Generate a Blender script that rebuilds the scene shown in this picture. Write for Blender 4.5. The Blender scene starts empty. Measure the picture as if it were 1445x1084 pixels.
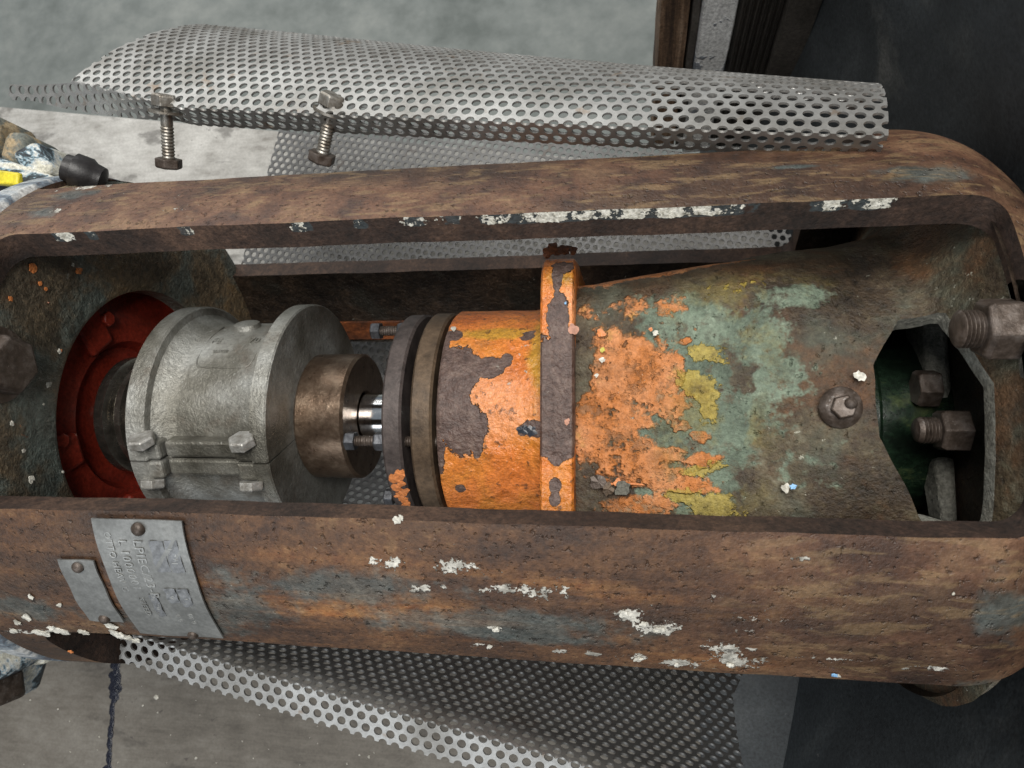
import bpy, bmesh, math, random
import numpy as np
from mathutils import Matrix, Vector, noise as mnoise

random.seed(7); np.random.seed(7)
scene = bpy.context.scene
COL = scene.collection
rad = math.radians

# ------------------------------------------------------------------ frame
# Everything is modelled in a frame tied to the shaft: x along the shaft, s across it,
# e towards the viewer's side.  K turns these units into metres, PHI tips e off the vertical.
K = 0.6
PHI = rad(8.0)
ZAXIS = 0.50 * K                      # shaft height above the base plate
CP, SP = math.cos(PHI), math.sin(PHI)
def W(v):
    v = np.asarray(v, float)
    x, s, e = v[..., 0], v[..., 1], v[..., 2]
    return np.stack([K * x, K * (s * CP - e * SP), K * (s * SP + e * CP) + ZAXIS], -1)
def REL(w):
    w = np.asarray(w, float)
    x, y, z = w[..., 0] / K, w[..., 1] / K, (w[..., 2] - ZAXIS) / K
    return np.stack([x, y * CP + z * SP, -y * SP + z * CP], -1)

# ------------------------------------------------------------------ camera
FPX, PW, PH = 1000.0, 1445.0, 1084.0
Xc = np.array([6031.0, 13.0, FPX]); Xc /= np.linalg.norm(Xc)
fu = (FPX * Xc[2] + 47.0 * Xc[1]) / Xc[0]
Ec = np.array([-fu, 47.0, FPX]); Ec /= np.linalg.norm(Ec)
Sc = np.cross(Ec, Xc)
RC = np.stack([Xc, Sc, Ec], 1)        # frame -> camera axes
cam_d = bpy.data.cameras.new('camera')
cam = bpy.data.objects.new('camera', cam_d); COL.objects.link(cam)
cam_d.sensor_width = 36.0
cam_d.lens = FPX / PW * 36.0
cam_d.clip_start = 0.01; cam_d.clip_end = 60
Rx = np.array([[1, 0, 0], [0, CP, -SP], [0, SP, CP]])
ax = [Rx @ RC[i, :] for i in range(3)]
m = Matrix.Identity(4)
for i in range(3):
    for j in range(3):
        m[j][i] = ax[i][j]
cw = W([0, 0, 1.0])
for j in range(3): m[j][3] = cw[j]
cam.matrix_world = m
scene.camera = cam
cam_d.dof.use_dof = True
cam_d.dof.focus_distance = 0.50
cam_d.dof.aperture_fstop = 14.0

# ------------------------------------------------------------------ light
world = bpy.data.worlds.new('World'); scene.world = world; world.use_nodes = True
bg = world.node_tree.nodes['Background']
bg.inputs[0].default_value = (0.80, 0.90, 1.0, 1); bg.inputs[1].default_value = 0.21
def area(name, loc, target, sx, sy, power, color):
    l = bpy.data.lights.new(name, 'AREA'); l.shape = 'RECTANGLE'; l.size = sx; l.size_y = sy
    l.energy = power; l.color = color
    o = bpy.data.objects.new(name, l); COL.objects.link(o)
    o.location = loc
    o.rotation_euler = (Vector(target) - Vector(loc)).to_track_quat('-Z', 'Y').to_euler()
    return o
area('shed_back_light', (-1.5, 2.6, 1.5), (-0.1, 0.1, 0.2), 3.0, 1.3, 38, (1.0, 0.99, 0.96))
area('shed_roof_light', (0.05, 0.2, 2.3), (-0.15, 0, 0.2), 1.5, 0.8, 52, (1.0, 0.97, 0.92))
area('shed_door_light', (-0.9, -2.2, 1.7), (0, 0, 0.25), 2.2, 1.2, 22, (0.92, 0.96, 1.0))
vs = scene.view_settings
vs.view_transform = 'Standard'; vs.look = 'None'; vs.gamma = 1; vs.exposure = 0.0
vs.use_curve_mapping = False
scene.render.engine = 'CYCLES'
cy = scene.cycles
cy.max_bounces = 5; cy.diffuse_bounces = 3; cy.glossy_bounces = 3; cy.transmission_bounces = 1; cy.caustics_reflective = False; cy.caustics_refractive = False

# ------------------------------------------------------------------ picking helpers (where a mark sits on a surface)
def ray(px, py):
    return RC.T @ np.array([px - PW / 2, -(py - PH / 2), -FPX])
def pe(px, py, e):
    d = ray(px, py); t = (e - 1) / d[2]; return np.array([0, 0, 1.0]) + t * d
def px_(px, py, x0):
    d = ray(px, py); t = x0 / d[0]; return np.array([0, 0, 1.0]) + t * d
def pc(px, py, r):
    d = ray(px, py); a = d[1] ** 2 + d[2] ** 2; b = 2 * d[2]; c = 1 - r * r
    D = max(b * b - 4 * a * c, 0); t = (-b - math.sqrt(D)) / (2 * a)
    return np.array([0, 0, 1.0]) + t * d
def cyl(x, r, deg):
    t = np.radians(deg); x = np.asarray(x, float)
    return np.stack([x + 0 * t, r * np.sin(t), r * np.cos(t) + 0 * x], -1)

# ------------------------------------------------------------------ materials
class N:
    def __init__(s, name):
        s.mat = bpy.data.materials.new(name); s.mat.use_nodes = True
        s.t = s.mat.node_tree; s.n = s.t.nodes; s.l = s.t.links
        s.b = s.n['Principled BSDF']; s._rc = None
    def put(s, sock, v):
        if isinstance(v, bpy.types.NodeSocket): s.l.new(v, sock)
        elif v is not None:
            if hasattr(sock.default_value, '__len__') and not isinstance(v, (int, float)):
                v = tuple(v)
                if len(sock.default_value) == 4 and len(v) == 3: v = v + (1,)
            sock.default_value = v
    def attr(s, name, fac=False):
        a = s.n.new('ShaderNodeAttribute'); a.attribute_name = name
        return a.outputs['Fac'] if fac else a.outputs['Vector']
    @property
    def rc(s):
        if s._rc is None: s._rc = s.attr('rc')
        return s._rc
    def map(s, scale=(1, 1, 1), loc=(0, 0, 0), rot=(0, 0, 0), v=None):
        a = s.n.new('ShaderNodeMapping'); s.put(a.inputs[0], v or s.rc)
        a.inputs['Scale'].default_value = scale; a.inputs['Location'].default_value = loc
        a.inputs['Rotation'].default_value = rot
        return a.outputs[0]
    def noise(s, scale, detail=4, rough=0.6, dist=0.0, v=None):
        a = s.n.new('ShaderNodeTexNoise'); s.put(a.inputs['Vector'], v or s.rc)
        a.inputs['Scale'].default_value = scale; a.inputs['Detail'].default_value = detail
        a.inputs['Roughness'].default_value = rough; a.inputs['Distortion'].default_value = dist
        return a.outputs['Fac']
    def voro(s, scale, feature='F1', v=None, rnd=1.0, out='Distance'):
        a = s.n.new('ShaderNodeTexVoronoi'); a.feature = feature; s.put(a.inputs['Vector'], v or s.rc)
        a.inputs['Scale'].default_value = scale; a.inputs['Randomness'].default_value = rnd
        return a.outputs[out]
    def m(s, op, a, b=None, c=None, clamp=False):
        x = s.n.new('ShaderNodeMath'); x.operation = op; x.use_clamp = clamp
        s.put(x.inputs[0], a)
        if b is not None: s.put(x.inputs[1], b)
        if c is not None: s.put(x.inputs[2], c)
        return x.outputs[0]
    def step(s, v, lo, hi):
        x = s.n.new('ShaderNodeMapRange'); x.interpolation_type = 'SMOOTHSTEP'
        s.put(x.inputs[0], v); x.inputs[1].default_value = lo; x.inputs[2].default_value = hi
        return x.outputs[0]
    def mix(s, f, a, b, mode='MIX'):
        x = s.n.new('ShaderNodeMix'); x.data_type = 'RGBA'; x.blend_type = mode
        s.put(x.inputs[0], f); s.put(x.inputs[6], a); s.put(x.inputs[7], b)
        return x.outputs[2]
    def fmix(s, f, a, b):
        x = s.n.new('ShaderNodeMix'); s.put(x.inputs[0], f); s.put(x.inputs[2], a); s.put(x.inputs[3], b)
        return x.outputs[0]
    def ramp(s, f, stops):
        x = s.n.new('ShaderNodeValToRGB'); s.put(x.inputs[0], f); e = x.color_ramp.elements
        while len(e) < len(stops): e.new(0.5)
        for i, (p, c) in enumerate(stops):
            e[i].position = p; e[i].color = tuple(c) + (1,)
        return x.outputs[0]
    def bump(s, h, strength, dist, n=None):
        x = s.n.new('ShaderNodeBump'); s.put(x.inputs['Height'], h)
        x.inputs['Strength'].default_value = strength; x.inputs['Distance'].default_value = dist
        if n is not None: s.put(x.inputs['Normal'], n)
        return x.outputs[0]
    def out(s, color, rough=0.6, metal=0.0, normal=None, spec=0.5, grit=0.45):
        if grit:
            gn = s.noise(185, 3, 0.75)
            color = s.mix(1.0, color, s.ramp(gn, [(0.30, (1 - grit,) * 3), (0.70, (1 + grit,) * 3)]), 'MULTIPLY')
        s.put(s.b.inputs['Base Color'], color); s.put(s.b.inputs['Roughness'], rough)
        s.put(s.b.inputs['Metallic'], metal)
        if normal is not None: s.put(s.b.inputs['Normal'], normal)
        s.b.inputs['Specular IOR Level'].default_value = spec
        return s.mat
    # mask with ragged edge: attribute field + noise
    def rag(s, f, scale=60, amp=0.9, lo=-0.03, hi=0.05, detail=3):
        n1 = s.noise(scale, 3, 0.6); n2 = s.noise(scale * 4.3, 2, 0.7)
        v = s.m('ADD', f, s.m('MULTIPLY', s.m('SUBTRACT', n1, 0.5), amp))
        v = s.m('ADD', v, s.m('MULTIPLY', s.m('SUBTRACT', n2, 0.5), amp * 0.55))
        return s.step(v, lo, hi)
    def rust(s, tones, scale=1.0, stretch=None):
        v = s.map(stretch) if stretch else s.rc
        a = s.noise(5 * scale, 4, 0.60, 0.0, v)
        b = s.noise(34 * scale, 4, 0.70, 0.0, v)
        c = s.noise(120 * scale, 2, 0.7)
        f = s.m('ADD', s.m('MULTIPLY', a, 0.56), s.m('ADD', s.m('MULTIPLY', b, 0.27), s.m('MULTIPLY', c, 0.17)))
        n = len(tones)
        col = s.ramp(f, [(0.38 + 0.24 * i / (n - 1), t) for i, t in enumerate(tones)])
        return col, b
    def specks(s, scale, thr, soft=0.03, seed=0.0):
        v = s.map((1, 1, 1), (seed, seed * 1.7, 0))
        n1 = s.noise(scale * 1.1, 3, 0.72, 0.3, v); k = s.noise(scale * 0.12, 2, 0.6, 0, v)
        c = 0.80 - 0.30 * thr
        return s.step(s.m('ADD', n1, s.m('MULTIPLY', s.m('SUBTRACT', k, 0.5), 0.30)), c - 0.015, c + soft)

MATS = {}
def mat_shell():
    g = N('rusty_painted_iron')
    col, b = g.rust([(0.020, 0.012, 0.008), (0.058, 0.029, 0.016), (0.115, 0.056, 0.026), (0.23, 0.135, 0.064)], 1.0, (0.55, 1, 1))
    # smoother purple brown where field 'smooth'
    sm = g.attr('smooth_f', True)
    n0 = g.noise(22, 4, 0.6); 
    col = g.mix(sm, col, g.ramp(n0, [(0.34, (0.050, 0.025, 0.017)), (0.5, (0.115, 0.056, 0.032)), (0.66, (0.185, 0.105, 0.058))]))
    # ochre streaks along the shaft
    st = g.noise(8, 4, 0.6, 0.0, g.map((0.30, 2.8, 2.8)))
    og = g.m('MULTIPLY', g.step(st, 0.46, 0.64), g.attr('ochre_f', True))
    col = g.mix(og, col, g.ramp(g.noise(60, 4, 0.7), [(0.35, (0.20, 0.068, 0.018)), (0.65, (0.34, 0.170, 0.060))]))
    # oil stains
    oil_shade = g.step(g.noise(4.5, 4, 0.62, 0.0, g.map((0.5, 1.3, 1.3), (4, 4, 1))), 0.47, 0.64)
    col = g.mix(g.m('MULTIPLY', oil_shade, 0.62), col, (0.022, 0.017, 0.014))
    # remains of blue green paint
    bf = g.rag(g.attr('blue_f', True), 18, 1.9, -0.05, 0.65)
    bl = g.ramp(g.noise(30, 4, 0.7), [(0.3, (0.030, 0.044, 0.042)), (0.5, (0.060, 0.084, 0.082)), (0.72, (0.13, 0.165, 0.160))])
    col = g.mix(g.m('MULTIPLY', bf, 0.62), col, bl)
    # ghost of the perforated guard on the top rail
    hx = g.noise(26, 3, 0.6, 0.5, g.map((0.8, 3.0, 3.0), (0, 0, 0), (0.0, 0.0, 0.35)))
    gh = g.m('MULTIPLY', g.step(hx, 0.52, 0.64), sm)
    col = g.mix(g.m('MULTIPLY', gh, 0.38), col, (0.25, 0.170, 0.085))
    # white paint specks and flakes
    wf = g.attr('white_f', True)
    w1 = g.rag(wf, 60, 2.8, 0.42, 0.62)
    w2 = g.m('MULTIPLY', g.specks(95, 0.42, 0.05, 3.0), g.step(g.attr('speck_f', True), 0.1, 0.9))
    wm = g.m('MAXIMUM', w1, w2)
    col = g.mix(wm, col, g.ramp(g.noise(50, 3), [(0.35, (0.22, 0.21, 0.18)), (0.6, (0.58, 0.56, 0.50))]))
    fine = g.noise(210, 3, 0.7)
    pit = g.step(g.noise(140, 2, 0.6), 0.58, 0.78)
    col = g.mix(g.m('MULTIPLY', pit, 0.6), col, (0.018, 0.012, 0.009))
    h = g.m('ADD', g.m('ADD', g.m('MULTIPLY', b, 0.6), g.m('MULTIPLY', pit, -0.5)), g.m('ADD', g.m('MULTIPLY', fine, 0.35), g.m('MULTIPLY', wm, 0.6)))
    nrm = g.bump(h, 0.9, 0.0023)
    r = g.m('SUBTRACT', g.m('ADD', g.m('MULTIPLY', b, 0.30), g.fmix(bf, 0.42, 0.30)), g.m('MULTIPLY', oil_shade, 0.12))
    return g.out(col, r, 0.0, nrm, 0.5, 0.28)
def mat_edge():
    g = N('broken_casting_edge')
    col, b = g.rust([(0.016, 0.011, 0.009), (0.042, 0.025, 0.018), (0.095, 0.055, 0.036)], 1.6)
    dp = g.attr('thk', True)
    wf = g.m('SUBTRACT', g.attr('edge_f', True), g.m('MULTIPLY', g.step(dp, 0.30, 0.62), 2.2))
    dk = g.rag(wf, 22, 1.2, 0.0, 0.1)
    col = g.mix(g.m('MULTIPLY', dk, 0.7), col, (0.040, 0.055, 0.060))
    w = g.rag(wf, 48, 2.4, 0.20, 0.32)
    fr = g.noise(190, 4, 0.7)
    col = g.mix(w, col, g.ramp(fr, [(0.33, (0.25, 0.23, 0.18)), (0.5, (0.62, 0.60, 0.52)), (0.7, (0.75, 0.73, 0.66))]))
    h = g.m('ADD', g.m('MULTIPLY', w, 0.8), g.m('ADD', g.m('MULTIPLY', b, 0.7), g.m('MULTIPLY', fr, 0.3)))
    return g.out(col, 0.68, 0, g.bump(h, 0.8, 0.002), 0.4)
def mat_grime(name, tones, paint, pscale=14, plo=0.5, rough=0.55, orange=0.0):
    g = N(name)
    col, b = g.rust(tones, 1.2)
    p = g.noise(pscale, 4, 0.65, 0.3)
    pm = g.step(p, plo, plo + 0.14)
    pc_ = g.ramp(g.noise(45, 4, 0.7), [(0.3, tuple(c * 0.5 for c in paint)), (0.55, paint), (0.8, tuple(c * 1.6 for c in paint))])
    col = g.mix(g.m('MULTIPLY', pm, 0.8), col, pc_)
    sp = g.specks(70, 0.30, 0.05, 1.3)
    col = g.mix(g.m('MULTIPLY', sp, 0.7), col, (0.42, 0.41, 0.36))
    if orange:
        so = g.specks(34, orange, 0.05, 5.1)
        col = g.mix(so, col, (0.55, 0.17, 0.045))
    fine = g.noise(170, 4, 0.7)
    h = g.m('ADD', b, g.m('MULTIPLY', fine, 0.5))
    return g.out(col, g.m('ADD', g.m('MULTIPLY', b, 0.3), rough - 0.15), 0, g.bump(h, 0.9, 0.003), 0.4)
def mat_neck(name, layers=True):
    g = N(name)
    col, b = g.rust([(0.020, 0.014, 0.009), (0.055, 0.037, 0.022), (0.110, 0.085, 0.050), (0.20, 0.185, 0.130)], 1.1)
    wash = g.step(g.noise(10, 4, 0.65, 0.4), 0.47, 0.66)
    col = g.mix(g.m('MULTIPLY', wash, 0.6), col, g.ramp(g.noise(40, 5), [(0.3, (0.055, 0.065, 0.048)), (0.7, (0.135, 0.155, 0.115))]))
    rs = g.step(g.noise(7.5, 4, 0.68, 0.8, g.map((0.8, 1, 1), (3.3, 1.2, 0))), 0.48, 0.62)
    col = g.mix(g.m('MULTIPLY', rs, 0.7), col, g.ramp(g.noise(55, 4, .7), [(0.3, (0.055, 0.026, 0.013)), (0.7, (0.17, 0.080, 0.034))]))
    fine = g.noise(200, 4, 0.72)
    wear = g.noise(42, 4, 0.75, 0.2)
    gm = g.m('MULTIPLY', g.rag(g.attr('green_f', True), 22, 1.9, -0.12, 0.20), g.step(wear, 0.72, 0.50))
    gc = g.ramp(g.noise(24, 4, 0.65), [(0.3, (0.080, 0.105, 0.075)), (0.5, (0.155, 0.200, 0.145)), (0.75, (0.25, 0.305, 0.225))])
    col = g.mix(gm, col, gc)
    om = g.m('MULTIPLY', g.rag(g.attr('orange_f', True), 24, 2.5, -0.14, 0.24), g.fmix(g.step(g.noise(55, 4, 0.75), 0.64, 0.50), 0.55, 1.0))
    oc = g.ramp(g.noise(16, 4, 0.7), [(0.28, (0.30, 0.105, 0.026)), (0.42, (0.52, 0.180, 0.045)), (0.57, (0.62, 0.260, 0.105)), (0.72, (0.50, 0.29, 0.075))])
    pit = g.step(g.noise(95, 4, 0.7), 0.62, 0.68)
    oc = g.mix(g.m('MULTIPLY', pit, 0.75), oc, (0.11, 0.055, 0.022))
    col = g.mix(om, col, oc)
    wsh = g.m('MULTIPLY', g.step(g.noise(15, 4, 0.7, 0.3), 0.47, 0.62), g.step(g.attr('wash_f', True), -0.2, 0.6))
    col = g.mix(g.m('MULTIPLY', wsh, 0.5), col, (0.25, 0.20, 0.055))
    ym = g.m('MULTIPLY', g.rag(g.attr('yellow_f', True), 34, 2.4, -0.08, 0.22), 0.8)
    yc = g.ramp(g.noise(40, 4, 0.7), [(0.3, (0.26, 0.18, 0.025)), (0.55, (0.46, 0.34, 0.060)), (0.75, (0.56, 0.46, 0.13))])
    col = g.mix(ym, col, yc)
    gr = g.m('MULTIPLY', g.step(g.noise(30, 4, 0.75), 0.50, 0.66), g.fmix(om, 0.45, 0.28))
    col = g.mix(gr, col, (0.045, 0.038, 0.022))
    sp = g.specks(90, 0.30, 0.05, 2.2)
    col = g.mix(g.m('MULTIPLY', sp, 0.75), col, (0.50, 0.49, 0.40))
    h = g.m('ADD', g.m('MULTIPLY', om, 0.6), g.m('ADD', g.m('MULTIPLY', ym, 0.5), g.m('ADD', g.m('MULTIPLY', b, 0.8), g.m('MULTIPLY', fine, 0.5))))
    h = g.m('SUBTRACT', h, g.m('MULTIPLY', pit, 0.4))
    return g.out(col, g.m('ADD', 0.38, g.m('MULTIPLY', b, 0.3)), 0, g.bump(h, 1.0, 0.0030), 0.45, 0.28)
def mat_orange():
    g = N('peeling_orange_paint')
    bare = g.ramp(g.noise(60, 4, 0.75), [(0.3, (0.058, 0.035, 0.029)), (0.5, (0.110, 0.070, 0.058)), (0.72, (0.185, 0.130, 0.105))])
    bm = g.rag(g.attr('bare_f', True), 26, 1.05, -0.02, 0.03, 7)
    oc = g.ramp(g.noise(9, 4, 0.6, 0.3), [(0.30, (0.46, 0.115, 0.018)), (0.5, (0.64, 0.190, 0.036)), (0.68, (0.60, 0.225, 0.032))])
    pk = g.m('MULTIPLY', g.step(g.attr('pink_f', True), -0.5, 0.5), 0.8)
    oc = g.mix(pk, oc, (0.74, 0.30, 0.125))
    yl = g.rag(g.attr('yellow_f', True), 20, 1.2, -0.2, 0.5)
    oc = g.mix(g.m('MULTIPLY', yl, 0.7), oc, (0.46, 0.29, 0.030))
    pn = g.noise(85, 4, 0.65)
    pit = g.step(pn, 0.60, 0.66)
    oc = g.mix(g.m('MULTIPLY', pit, 0.8), oc, (0.12, 0.05, 0.018))
    drt = g.step(g.noise(30, 4, 0.75), 0.57, 0.70)
    oc = g.mix(g.m('MULTIPLY', drt, 0.45), oc, (0.20, 0.085, 0.025))
    # worn rim of each patch
    rim = g.m('MULTIPLY', g.rag(g.attr('bare_f', True), 26, 1.05, -0.12, -0.02, 7), g.m('SUBTRACT', 1, bm))
    col = g.mix(g.m('MULTIPLY', rim, 0.35), oc, (0.60, 0.30, 0.12))
    col = g.mix(bm, col, bare)
    sp = g.specks(60, 0.25, 0.05, 4.4)
    col = g.mix(g.m('MULTIPLY', sp, 0.8), col, (0.60, 0.58, 0.50))
    blis = g.voro(58, 'SMOOTH_F1')
    h = g.m('ADD', g.m('MULTIPLY', g.m('SUBTRACT', 1, bm), 1.2), g.m('ADD', g.m('MULTIPLY', pn, 0.9), g.m('MULTIPLY', g.m('MULTIPLY', blis, g.m('SUBTRACT', 1, bm)), 0.55)))
    return g.out(col, g.fmix(bm, 0.33, 0.5), 0, g.bump(h, 1.0, 0.0034), 0.5, 0.3)
def mat_alum():
    g = N('dirty_cast_aluminium')
    a = g.noise(8, 3, 0.60, 0.0); f = g.noise(190, 4, 0.7)
    col = g.ramp(a, [(0.34, (0.10, 0.094, 0.076)), (0.46, (0.21, 0.202, 0.172)), (0.56, (0.33, 0.325, 0.295)), (0.68, (0.47, 0.475, 0.45))])
    st = g.step(g.noise(14, 4, 0.7, 0, g.map((1, 1, 1), (7, 2, 1))), 0.52, 0.68)
    col = g.mix(g.m('MULTIPLY', st, 0.55), col, (0.16, 0.13, 0.10))
    sp = g.specks(120, 0.36, 0.05, 6.0)
    col = g.mix(g.m('MULTIPLY', sp, 0.5), col, (0.62, 0.62, 0.58))
    return g.out(col, g.m('ADD', 0.34, g.m('MULTIPLY', a, 0.25)), 0.55, g.bump(g.m('ADD', f, g.m('MULTIPLY', g.noise(60, 3, .7), 0.35)), 0.8, 0.0014), 0.5, 0.2)
def mat_metal(name, stops, rough=0.4, metal=0.8, scale=30, bstr=0.35, stretch=(1, 1, 1), fleck=None):
    g = N(name)
    v = g.map(stretch)
    a = g.noise(scale, 4, 0.68, 0.2, v)
    col = g.ramp(a, stops)
    if fleck:
        col = g.mix(g.m('MULTIPLY', g.specks(80, 0.38, 0.08, 2.9), 0.7), col, fleck)
    f = g.noise(240, 4, 0.7)
    return g.out(col, g.m('ADD', rough - 0.12, g.m('MULTIPLY', a, 0.26)), metal, g.bump(g.m('ADD', a, g.m('MULTIPLY', f, 0.4)), bstr, 0.0012), 0.5, 0.2)
def mat_floor():
    g = N('concrete_floor')
    a = g.noise(2.6, 4, 0.6, 0.4); b = g.noise(12, 4, 0.65)
    f = g.m('ADD', g.m('MULTIPLY', a, 0.6), g.m('MULTIPLY', b, 0.4))
    col = g.ramp(f, [(0.34, (0.15, 0.168, 0.158)), (0.5, (0.235, 0.255, 0.243)), (0.66, (0.33, 0.345, 0.325))])
    return g.out(col, 0.8, 0, g.bump(b, 0.3, 0.003), 0.3, 0)
def mat_base():
    g = N('scuffed_base_plate')
    a = g.noise(5, 4, 0.65, 0.4); b = g.noise(30, 4, 0.7, 0.2, g.map((0.6, 1.3, 1)))
    br = g.noise(120, 4, 0.7, 0, g.map((0.10, 1, 1)))
    f = g.m('ADD', g.m('MULTIPLY', a, 0.45), g.m('ADD', g.m('MULTIPLY', b, 0.35), g.m('MULTIPLY', br, 0.2)))
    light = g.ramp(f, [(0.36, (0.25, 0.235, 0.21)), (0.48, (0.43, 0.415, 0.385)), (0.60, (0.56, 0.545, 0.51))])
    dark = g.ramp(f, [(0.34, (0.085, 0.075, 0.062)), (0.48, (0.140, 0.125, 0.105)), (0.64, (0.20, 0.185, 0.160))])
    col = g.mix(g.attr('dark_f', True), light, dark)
    sm = g.step(g.noise(11, 4, 0.6, 0.2, g.map((0.7, 1.4, 1), (2, 5, 0))), 0.56, 0.66)
    col = g.mix(g.m('MULTIPLY', sm, 0.55), col, (0.055, 0.048, 0.042))
    sp = g.specks(38, 0.33, 0.06, 8.8)
    col = g.mix(g.m('MULTIPLY', sp, 0.75), col, (0.06, 0.05, 0.045))
    return g.out(col, 0.55, 0.1, g.bump(g.m('ADD', b, g.m('MULTIPLY', br, 0.4)), 0.3, 0.001), 0.4, 0.14)
def mat_guard(shaded=False):
    g = N('perforated_sheet_steel')
    a = g.noise(12, 4, 0.6); b = g.noise(70, 4, 0.7)
    col = g.ramp(a, [(0.3, (0.25, 0.24, 0.22)), (0.5, (0.37, 0.365, 0.35)), (0.72, (0.47, 0.47, 0.455))])
    st = g.step(g.noise(22, 4, 0.7, 0, g.map((1, 1, 1), (1, 9, 2))), 0.60, 0.72)
    col = g.mix(g.m('MULTIPLY', st, 0.55), col, (0.24, 0.15, 0.08))
    if shaded: col = g.mix(g.m('ADD', 0.12, g.m('MULTIPLY', g.attr('shade_f', True), 0.62)), col, (0.080, 0.080, 0.082))  # shade inside the trough painted as a darker tone of the steel
    return g.out(col, g.m('ADD', 0.34, g.m('MULTIPLY', b, 0.30)), 0.72, g.bump(b, 0.12, 0.0006), 0.5, 0.12)
def mat_casing():
    g = N('black_casing')
    a = g.noise(4, 4, 0.6, 0.6); b = g.noise(40, 4, 0.7)
    col = g.ramp(a, [(0.35, (0.022, 0.025, 0.028)), (0.55, (0.038, 0.044, 0.048)), (0.75, (0.075, 0.082, 0.085))])
    sc = g.step(g.noise(5.0, 4, 0.62, 0.8, g.map((2.2, 0.8, 0.8), (1, 0, 4), (0.4, 0.2, 0.5))), 0.56, 0.74)
    col = g.mix(g.m('MULTIPLY', sc, 0.65), col, (0.15, 0.148, 0.138))
    sp = g.specks(46, 0.20, 0.05, 3.1)
    col = g.mix(g.m('MULTIPLY', sp, 0.5), col, (0.3, 0.3, 0.29))
    return g.out(col, g.m('ADD', 0.42, g.m('MULTIPLY', b, 0.3)), 0, g.bump(b, 0.35, 0.0012), 0.4)
def mat_streak(name, stops, scale, stretch, rough=0.6, white=None, wscale=30, wlo=0.52, seed=0):
    g = N(name)
    a = g.noise(scale, 6, 0.7, 0.3, g.map(stretch, (seed, seed * 2, 0)))
    col = g.ramp(a, stops)
    hh = a
    if white:
        w = g.step(g.noise(wscale, 4, 0.68, 0.2, g.map((1, 1, 1), (seed + 2, 0, 3))), wlo, wlo + 0.04)
        col = g.mix(w, col, white); hh = g.m('ADD', a, w)
    return g.out(col, rough, 0, g.bump(hh, 0.5, 0.0015), 0.4)
def mat_plain(name, c, rough=0.5, metal=0.0, var=0.25, scale=40, bump=0.25):
    g = N(name)
    a = g.noise(scale, 5, 0.68)
    col = g.ramp(a, [(0.3, tuple(x * (1 - var) for x in c)), (0.7, tuple(min(1, x * (1 + var)) for x in c))])
    return g.out(col, rough, metal, g.bump(g.m('ADD', a, g.noise(180, 4, .7)), bump, 0.001), 0.5, var)

MATS['shell'] = mat_shell(); MATS['edge'] = mat_edge()
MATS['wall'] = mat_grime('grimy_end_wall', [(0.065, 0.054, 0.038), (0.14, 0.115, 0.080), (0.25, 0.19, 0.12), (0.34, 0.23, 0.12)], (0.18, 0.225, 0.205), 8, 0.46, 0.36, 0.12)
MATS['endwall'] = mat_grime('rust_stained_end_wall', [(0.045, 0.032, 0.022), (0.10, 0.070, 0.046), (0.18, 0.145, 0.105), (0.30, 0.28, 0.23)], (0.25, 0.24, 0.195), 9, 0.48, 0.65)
MATS['inside_shade'] = mat_grime('shade_black_inside', [(0.008, 0.006, 0.005), (0.020, 0.014, 0.010), (0.045, 0.030, 0.020), (0.09, 0.06, 0.04)], (0.030, 0.028, 0.022), 9, 0.52, 0.5)  # deep shade inside the castings, put into a near-black colour
MATS['greycast'] = mat_grime('grey_dusty_casting', [(0.09, 0.085, 0.070), (0.17, 0.165, 0.138), (0.27, 0.26, 0.225)], (0.24, 0.24, 0.21), 12, 0.5, 0.7)
MATS['neck'] = mat_neck('layered_peeling_paint')
MATS['orange'] = mat_orange()
MATS['alum'] = mat_alum()
MATS['hub'] = mat_metal('brown_worn_steel', [(0.3, (0.15, 0.098, 0.066)), (0.5, (0.20, 0.138, 0.096)), (0.7, (0.29, 0.215, 0.155))], 0.30, 0.85, 60, 0.35, (0.9, 1, 1))
MATS['chrome'] = mat_plain('bright_shaft_steel', (0.85, 0.86, 0.86), 0.12, 1.0, 0.06, 30, 0.02)
MATS['ring1'] = mat_metal('purple_brown_steel', [(0.3, (0.045, 0.036, 0.034)), (0.7, (0.125, 0.100, 0.092))], 0.55, 0.3, 40, 0.5)
MATS['ring2'] = mat_metal('brown_rusted_steel', [(0.3, (0.060, 0.040, 0.025)), (0.7, (0.165, 0.112, 0.070))], 0.55, 0.3, 40, 0.5)
MATS['guard'] = mat_guard(); MATS['shadeguard'] = mat_guard(True)
MATS['casing'] = mat_casing()
MATS['base'] = mat_base(); MATS['floor'] = mat_floor()
MATS['red'] = mat_streak('red_oxide_paint', [(0.3, (0.20, 0.022, 0.012)), (0.6, (0.36, 0.042, 0.022)), (0.8, (0.42, 0.070, 0.04))], 14, (1, 1, 1), 0.36)
MATS['sleeve'] = mat_metal('oily_dark_steel', [(0.3, (0.13, 0.115, 0.095)), (0.7, (0.42, 0.39, 0.34))], 0.24, 0.9, 30, 0.15)
MATS['bolt'] = mat_metal('weathered_bolt', [(0.3, (0.13, 0.105, 0.080)), (0.5, (0.26, 0.235, 0.20)), (0.7, (0.42, 0.41, 0.38))], 0.38, 0.7, 60, 0.4)
MATS['rustbolt'] = mat_metal('rusty_bolt', [(0.3, (0.038, 0.027, 0.020)), (0.5, (0.085, 0.064, 0.051)), (0.7, (0.165, 0.138, 0.122))], 0.46, 0.4, 55, 0.6, (1, 1, 1), (0.30, 0.28, 0.26))
MATS['darkbolt'] = mat_metal('blued_bolt', [(0.3, (0.05, 0.052, 0.058)), (0.7, (0.20, 0.205, 0.22))], 0.36, 0.7, 50, 0.3)
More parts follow.
